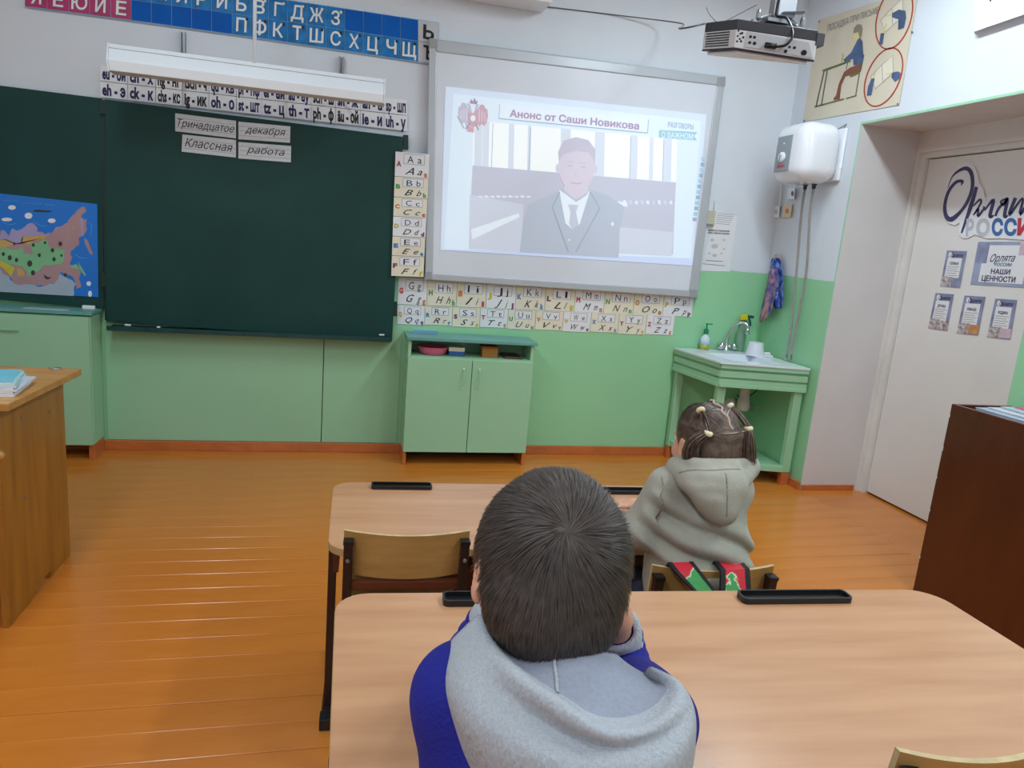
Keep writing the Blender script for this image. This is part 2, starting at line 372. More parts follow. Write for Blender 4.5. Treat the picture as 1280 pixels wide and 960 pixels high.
# ceiling lamps (out of frame): housings for the tube lights
for i, (lx, ly, lp) in enumerate(LAMPS):
    t = thing('ceiling_lamp', 'white fluorescent ceiling fitting in the ' + ('right' if lx > 0 else 'left') + ' row, ' + ('nearest the whiteboard', 'middle of its row', 'farthest from the whiteboard')[i % 3], 'ceiling light', (lx, ly, 3.2), 'fluorescent fittings on the ceiling')
    b = MB(); b.box((lx - .13, ly - .63, 3.11), (lx + .13, ly + .63, 3.2), M_lampw); b.build('housing', t)

# ================================================================ CHALKBOARD
bx = lambda *p: F_board(*p)
cb = thing('chalkboard', 'dark green three-leaf chalkboard filling the left of the front wall', 'chalkboard', F_board(310, 270))
q = [(131, 124), (504, 171), (490, 427), (133, 402)]
b = MB(); card(b, q, F_wall, 0.045, M_board, 0.012); b.build('center_panel', cb, bevel=0.003)
b = MB(); card(b, [(-150, 88), (128, 123), (130, 386), (-140, 362)], F_wall, 0.02, M_board, 0.012); b.build('left_leaf', cb, bevel=0.003)
b = MB(); b.bar(F_wall(129.5, 125, .03), F_wall(133, 400, .03), .012, .012, M_boardedge); b.build('hinge_rail', cb)
for (px, py) in ((129, 134), (507, 178), (493, 386), (131, 350)):
    b = MB(); a = F_wall(px, py - 9, .04); c = F_wall(px, py + 9, .04); b.bar(a, c, .03, .03, M_boardedge); b.build('hinge', cb, bevel=.003)
# tray
tl = F_board(134, 402); tr_ = F_board(490, 427)
b = MB(); A = F_wall(133, 409, .12); Bq = F_wall(489, 424, .12)
b.hexa([A + [0, .12, -.0], A + [0, 0, -.018], A + [0, -.002, .006], A + [0, .006, .008], A + [0, .01, -.008], A + [0, .12, .0]],
       [Bq + [0, .12, -.0], Bq + [0, 0, -.018], Bq + [0, -.002, .006], Bq + [0, .006, .008], Bq + [0, .01, -.008], Bq + [0, .12, .0]], M_tray)
b.build('chalk_tray', cb)
def chalk(px, py, dy, ln, label, ang=0.2):
    a = F_wall(px, py, dy); t = thing('chalk', label, 'chalk', a - [0, 0, .005]); b = MB()
    b.tube([a, a + np.array([ln * math.cos(ang), ln * math.sin(ang) * .4, 0])], .005, M_chalk); b.build('stick', t, smooth=False); return t
chalk(156, 406.2, .10, .03, 'white chalk stub on the chalkboard tray, near its left end')
chalk(196, 409, .10, .02, 'tiny chalk crumb on the tray right of the left chalk stub', .6)
chalk(474, 418.5, .10, .03, 'white chalk stub on the chalkboard tray, near its right end')

# magnetic strips with handwriting
def sheet(q, s, label, A, B, up):
    t = thing('word_sheet', label, 'paper sheet', F_board(*q[3]), 'laminated word sheets on the chalkboard')
    b = MB(); card(b, q, F_board, .0015, M_sheet); p = b.build('sheet', t)
    b = MB()
    for v in (.25, .5, .78): ribbon(b, [lerp2(q, .02, v), lerp2(q, .98, v)], .35, F_board, M_inkg, .0018)
    b.build('ruled_lines', p)
    b = MB(); text(b, s, A, B, up, F_board, M_ink, .0024, 0.0, 0.35); b.build('handwriting', p)
M_sheet = mat('laminated_sheet', (214, 219, 224), 0.18, 0.02, 8, 0.5, 25, coat=0.6)
sheet([(219, 141.5), (295, 151), (295, 173), (219, 164)], 'Тринадцатое', 'laminated strip on the chalkboard reading Тринадцатое, upper left of four', (222, 158), (293, 166), (0, -10))
sheet([(298, 152), (363, 158), (362.5, 178.5), (298, 174)], 'декабря', 'laminated strip on the chalkboard reading декабря, upper right of four', (306, 166), (357, 170), (0, -9))
sheet([(228, 168), (295, 175), (295, 197), (227, 189.5)], 'Классная', 'laminated strip on the chalkboard reading Классная, lower left of four', (231, 183), (291, 190), (0, -11))
sheet([(298, 177.5), (364, 182.5), (363.5, 203), (298, 198)], 'работа', 'laminated strip on the chalkboard reading работа, lower right of four', (308, 191), (356, 195), (0, -9))

# ---- map of the country, hung on the left leaf
Z = zp(0, 220, 5.333); FL = F_left
t = thing('wall_map', 'blue illustrated map with pink and green land and small animals, on the left board leaf', 'map', FL(60, 370))
q = [(-90, 232), (121.6, 255), (123, 371.5), (-86, 358)]
M_sea = mat('map_sea', (16, 118, 214), 0.4, 0.02); b = MB(); card(b, q, FL, .004, M_sea); base = b.build('map_sheet', t)
M_land = mat('map_land_pink', (176, 142, 146), .5); M_lil = mat('map_tundra_lilac', (170, 158, 200), .5); M_mgr = mat('map_forest_green', (128, 192, 142), .5)
M_mor = mat('map_steppe_orange', (206, 168, 104), .5); M_myl = mat('map_yellow', (206, 196, 60), .5); M_mgy = mat('map_grey_land', (168, 184, 200), .5); M_dk = mat('map_dark_animals', (52, 60, 50), .6); M_wv = mat('map_wave', (90, 170, 230), .5)
b = MB()
def coast(pts, lv=2):
    r = random.Random(len(pts) * 7 + int(pts[0][0])); pts = [np.array(p, float) for p in pts]
    for _ in range(lv):
        o_ = []
        for i, p in enumerate(pts):
            q_ = pts[(i + 1) % len(pts)]; d_ = q_ - p; L_ = np.linalg.norm(d_); o_.append(p)
            if 14 < L_ < 160: o_.append((p + q_) / 2 + np.array([-d_[1], d_[0]]) * r.uniform(-.16, .16))
        pts = o_
    return pts
def mp(pts, m, o):
    pts = coast(pts) if len(pts) > 6 else pts
    b.poly([FL(*Z(*p), .004 + o * .0003) for p in pts], m)
mp([(-460, 600), (0, 610), (60, 660), (80, 700), (200, 720), (300, 730), (370, 700), (400, 650), (470, 690), (510, 720), (490, 800), (0, 772), (-450, 740)], M_mgy, 1)
mp([(-430, 380), (0, 400), (10, 360), (60, 400), (80, 350), (110, 365), (210, 312), (250, 345), (250, 370), (300, 390), (360, 370), (370, 340), (450, 310), (500, 250), (565, 205), (575, 235), (540, 280), (580, 290), (580, 350), (540, 405), (525, 410), (525, 460), (495, 485), (472, 500), (465, 590), (540, 640), (540, 740), (510, 755), (500, 700), (460, 660), (400, 640), (360, 720), (300, 735), (200, 715), (90, 715), (60, 670), (0, 620), (-420, 560)], M_land, 2)
mp([(-430, 380), (0, 400), (10, 360), (60, 400), (80, 350), (110, 365), (210, 312), (250, 345), (240, 370), (300, 390), (340, 375), (320, 395), (150, 400), (140, 450), (0, 425), (-420, 400)], M_lil, 3)
mp([(535, 285), (550, 275), (552, 340), (560, 400), (545, 400)], M_lil, 3)
mp([(0, 425), (140, 452), (150, 402), (320, 398), (290, 425), (210, 432), (200, 460), (60, 470), (0, 480)], M_mor, 3)
mp([(-430, 440), (0, 475), (150, 475), (160, 520), (215, 530), (205, 440), (300, 425), (330, 470), (430, 490), (425, 570), (300, 590), (240, 640), (190, 670), (150, 600), (60, 590), (0, 560), (-420, 520)], M_mgr, 4)
mp([(0, 562), (60, 592), (100, 612), (75, 670), (20, 612), (0, 600)], M_myl, 5); mp([(110, 612), (150, 620), (168, 660), (120, 670)], M_mor, 5)
mp([(562, 410), (585, 430), (622, 525), (600, 520), (565, 450)], M_land, 5); mp([(470, 600), (510, 585), (530, 620), (480, 615)], M_mgr, 5)
mp([(520, 570), (575, 660), (565, 668), (530, 620)], M_mgr, 4)
for (x, y_, r) in ((65, 545, 18), (110, 560, 15), (198, 583, 22), (222, 460, 13), (262, 528, 14), (350, 495, 15), (300, 445, 11), (360, 555, 15), (410, 530, 10), (95, 452, 10), (220, 645, 18), (250, 425, 9), (402, 452, 16), (22, 520, 14), (490, 345, 9), (435, 660, 14)):
    blob(b, Z(x, y_), r / 5.333 * .8, r / 5.333, FL, M_dk if r > 9 else M_mor, .0058, 8)
mp([(290, 655), (320, 675), (345, 672), (320, 690), (300, 682)], M_dk, 6); mp([(350, 375), (375, 345), (400, 340), (380, 360)], M_lil, 6)
for (x, y_, a, c) in ((80, 210, 5, 3), (190, 265, 5, 4), (345, 298, 5, 3), (45, 290, 7, 2.4), (592, 717, 3, 3), (600, 785, 2.5, 4), (-120, 230, 7, 4), (-260, 300, 8, 4)): blob(b, Z(x, y_), a, c, FL, M_paper, .0055, 9)
mp([(215, 232), (240, 224), (350, 232), (335, 240), (240, 240)], M_dk, 6)
for (x, y_, w_) in ((20, 160, 105), (150, 178, 125), (300, 188, 66)):
    text(b, {20: 'ЖИВОТНЫЙ', 150: 'ПРИРОДНЫЙ', 300: 'МИР'}[x], Z(x, y_ + 8), Z(x + w_, y_ + 12), (0, -1.8), FL, M_wv, .0055)
for (x0, y_0, x1, y1, bb) in ((500, 520, 578, 545, 14), (600, 310, 605, 400, -10), (220, 300, 310, 335, 12), (20, 310, 110, 315, 12)):
    ribbon(b, smooth_path([Z(x0, y_0), Z((x0 + x1) / 2 + (8 if x0 == 600 else 0), (y_0 + y1) / 2 + bb), Z(x1, y1)], 4), .7, FL, M_wv, .0056)
b.build('map_print', base, fixn=False)

# ================================================================ LETTER BANNER (top)
xs = [31, 59, 86, 112, 138.5, 164, 189, 214.5, 239.5, 264.5, 290, 313, 335.5, 359.5, 383.5, 407.5, 431, 454, 477.5, 500.5, 522.5, 548]
def yb(x): return 8 + (x - 31) * .1285 + 0.0000262 * (x - 31) ** 2         # bottom edge of the banner
ban = thing('letter_banner', 'long blue and magenta letter board with white raised letters, top left', 'letter board', F_wall(300, 50))
b = MB()
for i in range(len(xs) - 1):
    x0, x1 = xs[i], xs[i + 1]
    card(b, [(x0, yb(x0) - 53.5), (x1, yb(x1) - 53), (x1, yb(x1) + .8), (x0, yb(x0) + .8)], F_wall, .008, M_grid, .004)
b.build('backing', ban)
row1 = ['А', 'О', 'У', 'Ы', 'Э', 'Н', 'М', 'Л', 'Р', 'Й', 'Б', 'В', 'Г', 'Д', 'Ж', 'З', '', '', '', '', 'Ь']
row2 = ['Я', 'Ё', 'Ю', 'И', 'Е', '', '', '', '', '', 'П', 'Ф', 'К', 'Т', 'Ш', 'С', 'Х', 'Ц', 'Ч', 'Щ', 'Ъ']
for i in range(21):
    x0, x1 = xs[i] + .35, xs[i + 1] - .35
    for r in (0, 1):
        h0, h1 = (52.6, 26.6) if r == 0 else (25.8, .8); s = (row1, row2)[r][i]
        m = M_pink if i < 5 else (M_lgrey if i == 20 else (M_lblue if s else M_blue))
        b = MB(); card(b, [(x0, yb(x0) - h0), (x1, yb(x1) - h0), (x1, yb(x1) - h1), (x0, yb(x0) - h1)], F_wall, .0035, m, .012); c = b.build('cell', ban)
        if s:
            wdt = {'Г': 10, 'З': 11, 'Щ': 17.5, 'Ш': 17.5, 'Ж': 18, 'Ю': 20, 'Ф': 17, 'Ц': 13.5, 'Д': 16, 'Ы': 18}.get(s, 13); xm = (x0 + x1) / 2
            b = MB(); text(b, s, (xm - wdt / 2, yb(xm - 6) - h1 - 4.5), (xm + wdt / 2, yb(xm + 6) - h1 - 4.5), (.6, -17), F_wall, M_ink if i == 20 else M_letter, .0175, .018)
            v = b.v[:]; b2 = MB(); text(b2, s, (xm - wdt / 2 + .7, yb(xm - 6) - h1 - 3.9), (xm + wdt / 2 + .7, yb(xm + 6) - h1 - 3.9), (.6, -17), F_wall, M_ink if i == 20 else M_lettershade, .0162, .018)  # shifted dark copy paints the shade beside each raised letter
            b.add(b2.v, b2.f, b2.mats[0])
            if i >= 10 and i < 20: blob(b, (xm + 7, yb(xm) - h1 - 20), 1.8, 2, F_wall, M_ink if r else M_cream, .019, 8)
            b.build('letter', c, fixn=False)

# ================================================================ PHONICS STRIP behind the board lamp
xs2 = [125, 159.5, 194.5, 228, 261, 295.5, 327, 358, 389, 419.5, 450.5, 480, 509.5]
top = ['eu - ой', 'ch - х', 'ng - нг', 'tsch - ч', 'qu - кв', 'pf - пф', 'ei - ай', 'au - ау', 'sch - ш', 'sh - ж', 'ah - а', 'sp - шп']
bot = ['eh - э', 'ck - к', 'chs - кс', 'ig - ик', 'oh - о', 'st - шт', 'tz - ц', 'th - т', 'ph - ф', 'äu - ой', 'ie - и', 'uh - у']
t = thing('letter_pair_strip', 'two-row paper strip of German letter pairs with Russian sounds, above the chalkboard', 'paper strip', F_wall(310, 140))
def y2(x, v): return (81 + (x - 125) * .1135) * (1 - v) + (121.5 + (x - 125) * .1115) * v
for i in range(12):
    for r in (0, 1):
        x0, x1 = xs2[i] + .3, xs2[i + 1] - .3; v0, v1 = r * .5 + .01, r * .5 + .49
        q = [(x0, y2(x0, v0)), (x1, y2(x1, v0)), (x1, y2(x1, v1)), (x0, y2(x0, v1))]
        s = (top, bot)[r][i]; navy = (i in (0, 1, 4, 5, 6, 7, 10, 11)) if r else i not in (2, 3, 8)
        b = MB(); card(b, q, F_wall, .0015, M_paper, .012 + (i % 3) * .0004); c = b.build('card', t)
        lh = 14.2; b = MB(); text(b, s, lerp2(q, .07, .84), lerp2(q, .93, .84), (0, -lh), F_wall, M_ink2 if navy else M_ink, .0148, .042); b.build('lettering', c)

# ================================================================ BOARD LAMP
t = thing('board_lamp', 'long white enamel board lamp hanging in front of the letter strip', 'lamp', F_wall(310, 90, .38)); yq = .38
Lq = [(136, 54), (134.5, 75), (137, 88)]; Rq = [(480.5, 99), (480, 106), (479.5, 129)]
def prof(x):
    if x == 'L': A, Mv, Cc = F_wall(136, 54, yq), F_wall(134.5, 74, yq + .085), F_wall(137, 88, yq + .075)
    else: A, Mv, Cc = F_wall(480.5, 99, yq), F_wall(479.8, 118, yq + .085), F_wall(479.5, 129, yq + .075)
    return [A, Mv, Cc, Cc + [0, .10, .0], A + [0, .05, 0]]
LP_, RP_ = prof('L'), prof('R'); b = MB(); b.hexa(LP_, RP_, M_lampw); b.build('reflector', t, bevel=.004)
b = MB(); A = LP_[0] * .72 + LP_[1] * .28; Bq = RP_[0] * .72 + RP_[1] * .28; b.tube([A, Bq], .0022, M_plastic, 6); b.build('face_seam', t)
for q_, s_ in ((LP_, -1), (RP_, 1)):
    c_ = sum(q_) / 5; b = MB(); b.hexa([c_ + (p - c_) * 1.04 for p in q_], [c_ + (p - c_) * 1.04 + [s_ * .006, 0, 0] for p in q_], M_lampw); b.build('end_cap', t)
a = F_wall(318, 79, yq); b = MB(); b.tube([a, [a[0], a[1], 3.2]], .0095, M_lampw, 10); b.build('hanging_rod', t, smooth=True)
for (px, py, e) in ((228, 40, 66), (427, 71, 96)):
    a = F_wall(px, py, .02); c = F_wall(px, e, .02); b = MB(); b.box([a[0] - .014, -.002, c[2] - .03], [a[0] - .004, -.03, a[2]], M_metal); b.box([a[0] + .004, -.002, c[2] - .03], [a[0] + .014, -.03, a[2]], M_metal)
    b.box([a[0] - .014, 0, c[2] - .03], [a[0] + .014, -.004, a[2]], M_metal); p_ = F_wall(px, e + 12, .38); b.bar([a[0], -.02, p_[2]], [a[0], -.36, p_[2]], .012, .01, M_metal); b.box([a[0] - .01, 0, p_[2] - .01], [a[0] + .01, -.02, c[2]], M_metal); b.build('wall_bracket', t)

# ================================================================ INTERACTIVE WHITEBOARD
wb = thing('interactive_whiteboard', 'large white interactive board in a grey frame showing a projected lesson video', 'whiteboard', F_screen(700, 210))
SQ = [(537, 48), (906.5, 96), (871.5, 372), (531, 349.5)]
b = MB(); card(b, [(546, 56), (898, 103), (864, 366), (540, 345)], F_wall, .03, M_screen, .02); b.build('writing_surface', wb)
iq = [(546.5, 65), (896, 106.5), (861.5, 362.5), (541, 341.5)]
fr = [[SQ[0], SQ[1], iq[1], iq[0]], [SQ[1], SQ[2], iq[2], iq[1]], [SQ[2], SQ[3], iq[3], iq[2]], [SQ[3], SQ[0], iq[0], iq[3]]]
for q in fr: b = MB(); card(b, q, F_wall, .045, M_alu, .012); b.build('frame_rail', wb, bevel=.007)
for cx, cy, ex, ey in ((537, 48, 10, 12), (906.5, 96, -10, 12), (871.5, 372, -9, -10), (531, 349.5, 9, -10)):
    b = MB(); card(b, [(cx - .5 * np.sign(ex), cy - .5 * np.sign(ey)), (cx + ex, cy + (.8 if ey > 0 else -.5)), (cx + ex, cy + ey), (cx, cy + ey)], F_wall, .05, M_plastic, .01); b.build('corner_cap', wb, bevel=.003)
# projected picture: light thrown on the board, so its patches glow a little over the white surface
def pm(name, c, e, s=.16): return mat(name, (226, 231, 240), .4, 0.0, emit=e, es=s)
PE = {}
ALB = {'jacket': (202, 210, 224), 'jacket_light': (212, 216, 228), 'grey_mauve': (206, 211, 226), 'title_mauve': (184, 158, 190), 'grey_line': (170, 186, 206), 'pale_red': (214, 184, 198), 'hair': (206, 204, 220), 'teal_tag': (164, 206, 218), 'face': (212, 210, 224)}
def glow(name, rgb, k):
    return mat('picture_' + name, ALB.get(name, (216, 221, 232)), .45, 0.0, emit=rgb, es=k * .72)
G_border = glow('pale_blue', (190, 225, 255), .30); G_cyan = glow('cyan', (205, 240, 255), .36); G_win = glow('window_white', (250, 255, 240), .42)
G_pil = glow('pillar', (205, 225, 245), .27); G_grey = glow('grey_mauve', (205, 200, 225), .16); G_dark = glow('jacket', (150, 175, 205), .14); G_dark2 = glow('jacket_light', (170, 185, 220), .18)
G_floor = glow('hall_floor', (190, 205, 230), .23); G_skin = glow('face', (235, 215, 235), .22); G_hair = glow('hair', (205, 200, 225), .17); G_title = glow('title_mauve', (190, 165, 200), .12)
G_white = glow('shirt_white', (225, 245, 255), .36); G_blue = glow('blue_edge', (150, 190, 255), .32); G_red = glow('pale_red', (235, 170, 190), .14); G_line = glow('grey_line', (150, 175, 200), .12); G_teal = glow('teal_tag', (150, 215, 230), .2)
Z = zp(520, 40, 3.2); FS = F_screen; b = MB()
def pp(pts, m, o): b.poly([FS(*Z(*p), .0004 * o) for p in pts], m)
pp([(118, 218), (1162, 330), (1105, 935), (98, 872)], G_border, 1)
pp([(150, 246), (1140, 356), (1098, 905), (112, 868)], G_cyan, 2)
pp([(98, 872), (1105, 935), (1107, 915), (420, 878), (110, 868)], G_blue, 3); pp([(820, 895), (1100, 906), (1105, 933), (820, 918)], G_blue, 3.2)
pp([(230, 355), (1045, 430), (1040, 600), (226, 534)], G_win, 4)
for (x, w_) in ((236, 30), (268, 26), (372, 22), (448, 14), (580, 40), (716, 40), (858, 30), (935, 16), (990, 34)):
    y0_ = 352 + (x - 230) * .096; y1_ = 534 + (x - 226) * .081; pp([(x, y0_), (x + w_, y0_ + w_ * .09), (x + w_ - 4, y1_ + w_ * .08), (x - 4, y1_)], G_pil, 5)
for x in (308, 458, 860, 992): y0_ = 358 + (x - 230) * .096; y1_ = 534 + (x - 226) * .081; ribbon(b, [Z(x, y0_), Z(x - 6, y1_)], .7, FS, G_line, .0024)
pp([(226, 534), (1040, 602), (1035, 700), (1028, 890), (212, 868)], G_grey, 4)
pp([(215, 650), (430, 690), (420, 880), (212, 868)], G_floor, 5); pp([(812, 780), (1028, 800), (1022, 897), (812, 886)], G_floor, 5)
for i in range(9): x = 250 + i * 24; pp([(x, 655 - (i % 2) * 3), (x + 16, 656), (x + 16, 663), (x, 661)], G_white, 6)
for i in range(12): x = 760 + i * 23; pp([(x, 672 + (i % 3) * 4), (x + 10, 673), (x + 13, 690), (x + 2, 688)], G_white if i % 2 else G_floor, 6)
pp([(805, 678), (845, 681), (845, 699), (805, 697)], G_white, 7); pp([(220, 790), (410, 725), (415, 740), (225, 830)], G_white, 6); pp([(430, 650), (500, 640), (500, 690), (440, 700)], G_grey, 5.5)
# person in the video: head, hair, shirt, tie, jacket
pp([(415, 880), (430, 760), (450, 690), (540, 650), (590, 628), (690, 628), (770, 655), (835, 700), (815, 790), (810, 903)], G_dark, 8)
pp([(572, 630), (600, 650), (640, 680), (680, 655), (697, 632), (655, 768), (625, 790), (598, 765)], G_white, 9)
pp([(608, 690), (650, 692), (640, 720), (650, 770), (625, 792), (612, 765), (618, 720)], G_dark2, 10)
pp([(596, 590), (685, 592), (690, 640), (640, 672), (592, 634)], G_skin, 9.5)
b.poly([FS(*(np.array(Z(643, 535)) + np.array([23 * math.sin(t), -32 * math.cos(t)])), .0042) for t in np.linspace(0, 2 * PI, 26)[:-1]], G_skin)
pp([(572, 520), (568, 480), (590, 435), (640, 420), (690, 432), (718, 470), (716, 528), (704, 500), (690, 482), (640, 476), (596, 486), (580, 500)], G_hair, 11)
for (x, y_) in ((566, 545), (718, 548)): blob(b, Z(x, y_), 2.4, 5.5, FS, G_skin, .0041, 10)
for (x, y_) in ((618, 535), (668, 540)): blob(b, Z(x, y_), 3.6, 1.5, FS, G_hair, .0046, 8); ribbon(b, [Z(x - 16, y_ - 16), Z(x + 14, y_ - 16)], 1.1, FS, G_hair, .0046)
ribbon(b, [Z(642, 545), Z(636, 575), Z(650, 578)], .8, FS, G_hair, .0046); ribbon(b, [Z(620, 602), Z(642, 607), Z(664, 603)], 1.3, FS, G_red, .0046)
ribbon(b, [Z(575, 640), Z(545, 700), Z(610, 880)], 1.2, FS, G_line, .0046); ribbon(b, [Z(697, 640), Z(735, 705), Z(640, 880)], 1.2, FS, G_line, .0046)
blob(b, Z(786, 768), 1.8, 2.6, FS, G_white, .0048, 8); blob(b, Z(613, 832), 1.2, 1.2, FS, G_white, .0048, 8)
# title box, tag, emblem, desktop icons
pp([(335, 288), (930, 350), (926, 402), (332, 345)], G_white, 6)
ribbon(b, [Z(332, 346), Z(926, 404)], 1.0, FS, G_line, .003); ribbon(b, [Z(930, 350), Z(926, 404)], .8, FS, G_line, .003); ribbon(b, [Z(335, 288), Z(332, 346)], .6, FS, G_line, .003)
text(b, 'Анонс от Саши Новикова', Z(374, 338), Z(892, 390), (.5, -8.6), FS, G_title, .0036, .03)
text(b, 'РАЗГОВОРЫ', Z(1008, 380), Z(1110, 390), (.2, -6.5), FS, G_line, .0036, .01)
pp([(972, 392), (1126, 400), (1112, 416), (1124, 434), (972, 422)], G_teal, 5); text(b, 'О ВАЖНОМ', Z(982, 420), Z(1108, 429), (.2, -6.8), FS, G_white, .0036, .02)
for sx in (-1, 1):      # double-headed eagle emblem
    e = lambda x, y_: Z(228 + sx * x, 330 + y_ + sx * x * .09)
    b.poly([FS(*e(*p), .0030) for p in ((4, -12), (18, -22), (30, -42), (42, -44), (50, -30), (58, -24), (60, 0), (54, 30), (44, 42), (34, 34), (26, 46), (16, 34), (4, 40))], G_red if sx > 0 else G_hair)
    b.poly([FS(*e(*p), .0034) for p in ((6, -14), (10, -36), (18, -44), (26, -40), (20, -34), (18, -20))], G_hair)
    for k in range(3): ribbon(b, [e(26 + k * 10, -24 + k * 6), e(24 + k * 12, 26 - k * 2)], .6, FS, G_white, .0036)
    ribbon(b, [e(10, 34), e(22 + (8 if sx < 0 else 0), 60)], 1.4, FS, G_title, .0036)
pp([(208, 322), (248, 326), (246, 372), (228, 384), (208, 368)], G_red, 8.5); blob(b, Z(228, 345), 3.2, 4, FS, G_white, .0038, 10)
pp([(214, 285), (220, 268), (228, 278), (234, 262), (240, 278), (246, 272), (244, 290)], G_title, 8.5); pp([(200, 370), (232, 385), (232, 402), (205, 398)], G_red, 8)
ribbon(b, [Z(165, 335), Z(192, 385)], .9, FS, G_title, .0036)
for i in range(12): x = 1150 - i * 3.2; y_ = 500 + i * 22; pp([(x - 8, y_), (x + 8, y_ + 1), (x + 7, y_ + 15), (x - 9, y_ + 14)], G_line if i % 2 else G_teal, 5)
b.build('projected_picture', wb, fixn=False)

# socket box and printed sheet at the right edge of the board
a = F_wall(888.5, 271, 0); t = thing('socket_box', 'small beige socket box at the right edge of the whiteboard', 'socket', a)
b = MB(); card(b, [(884.5, 263), (894.5, 263.5), (893, 281), (883, 280)], F_wall, .03, mat('aged_beige', (196, 192, 172), .5)); b.build('box', t, bevel=.004)
b = MB(); card(b, [(893.5, 250), (895.5, 250), (894.5, 264), (892.5, 264)], F_wall, .012, M_white); b.build('cable_duct', t)
Z = zp(860, 250, 9.6); t = thing('notice_sheet', 'white printed notice taped beside the lower right of the whiteboard', 'notice', F_wall(900, 335))
b = MB(); card(b, [Z(345, 130), Z(590, 190), Z(500, 860), Z(150, 850)], F_wall, .0015, M_paper, .001); s_ = b.build('sheet', t); b = MB()
text(b, 'ПРАВИЛА ПОВЕДЕНИЯ', Z(245, 372), Z(498, 385), (0, -1.9), F_wall, M_ink, .0032, .03); text(b, 'ПРИ ЭВАКУАЦИИ', Z(240, 402), Z(495, 416), (0, -1.9), F_wall, M_ink, .0032, .03)
for k, (x, y_, r) in enumerate(((290, 480, 26), (430, 480, 18), (320, 555, 42), (430, 590, 16), (255, 640, 16), (320, 665, 30), (400, 640, 16))): blob(b, Z(x, y_), r / 9.6, r / 14, F_wall, M_lgrey, .003, 8)
for k in range(6): ribbon(b, [Z(350 - k * 3, 160 + k * 24), Z(560 - k * 12, 176 + k * 24)], .4, F_wall, M_inkg, .003)
ribbon(b, [Z(215, 725), Z(420, 738)], .8, F_wall, M_inkg, .003); ribbon(b, [Z(175, 765), Z(440, 790)], .7, F_wall, M_inkg, .003); b.build('print', s_, fixn=False)

# box above the whiteboard and the cable to the projector
t = thing('wall_box', 'pale box with a grooved underside at the top edge, above the whiteboard', 'box', F_wall(645, 0, .1))
a = on_y(688, 6, -.17); c = on_y(560, -10, -.17); b = MB(); b.box([c[0], 0, a[2] - .0], [a[0], -.2, a[2] + .22], M_lampw); b.build('casing', t, bevel=.012)
b = MB(); b.box([c[0], -.202, a[2] + .015], [a[0] - .01, -.206, a[2] + .022], M_metal); b.build('groove', t)

# ================================================================ LATIN ALPHABET CARDS
cols = [mat('critter_red', (196, 70, 70), .6), mat('critter_green', (90, 160, 90), .6), mat('critter_orange', (214, 130, 60), .6), mat('critter_yellow', (206, 186, 60), .6), mat('critter_blue', (60, 130, 200), .6), mat('critter_purple', (130, 60, 110), .6)]
M_cur = mat('ink_cursive', (50, 48, 46), .7)
def alpha_card(par, q, L_, i, F, z=.002):
    u, l = L_
    b = MB(); card(b, q, F, .0015, M_cream if i % 3 else M_paper, z + (i % 2) * .0004); c = b.build('card', par); b = MB(); o = z + .0022
    bq = sub(q, .25, .06, .86, .47); card(b, bq, F, .0005, M_paper, z + .0016)
    for k in range(4): ribbon(b, [bq[k], bq[(k + 1) % 4]], .4, F, M_inkg, o + .0003)
    hv = (lerp2(q, .5, 0) - lerp2(q, .5, 1)) * .30
    text(b, u, lerp2(q, .36, .42), lerp2(q, .54 if u != 'I' else .42, .42), hv, F, M_ink2 if i % 2 else M_ink, o + .0004); wl = .1 if l in 'ijl' else .15
    text(b, l, lerp2(q, .66, .42), lerp2(q, .66 + wl * .8, .42), hv, F, M_ink, o + .0004)
    text(b, u, lerp2(q, .30, .90), lerp2(q, .56, .90), hv, F, M_cur, o + .0004, .006, .45); text(b, l, lerp2(q, .66, .90), lerp2(q, .66 + wl, .90), hv, F, M_cur, o + .0004, .004, .45)
    hv2 = hv * .7
    text(b, u, lerp2(q, .04, .58), lerp2(q, .18, .58), hv2, F, cols[i % 6], o + .0006, .06); text(b, l, lerp2(q, .86, .95), lerp2(q, .96, .95), hv2, F, cols[(i * 5 + 2) % 6], o + .0006, .06)
    b.build('lettering', c, fixn=False)
t = thing('alphabet_column', 'column of cream alphabet cards A to F between chalkboard and whiteboard', 'alphabet cards', F_wall(512, 345))
CQ = [(494.5, 189), (537, 192.5), (530.5, 346.5), (489, 345)]; ys = [0, .2, .365, .52, .68, .835, 1]
FC = lambda px, py, o=0: on_y(px, py, -.072 - o)
b = MB(); card(b, sub(CQ, .05, .02, .95, .99), F_wall, .07, M_plastic, .002); b.build('backing_board', t)
for i, s in enumerate('ABCDEF'): alpha_card(t, sub(CQ, 0, ys[i] + .002, 1 - .02 * i * .3, ys[i + 1] - .002), (s, s.lower()), i, FC)
t = thing('alphabet_strip', 'two-row strip of alphabet cards G to Z beneath the whiteboard', 'alphabet cards', F_wall(680, 400))
q1 = [(498, 347), (868, 369), (864.5, 396), (496.5, 380)]; q2 = [(496.5, 381), (844, 395), (840.5, 420), (496, 405)]
for i in range(10):
    alpha_card(t, sub(q1, i / 10 + .001, .04 * (i % 2), (i + 1) / 10 - .001, 1), ('GHIJKLMNOP'[i], 'ghijklmnop'[i]), i, F_wall)
    alpha_card(t, sub(q2, i / 10 + .001, 0, (i + 1) / 10 - .001, 1 - .04 * (i % 2)), ('QRSTUVWXYZ'[i], 'qrstuvwxyz'[i]), i + 3, F_wall)

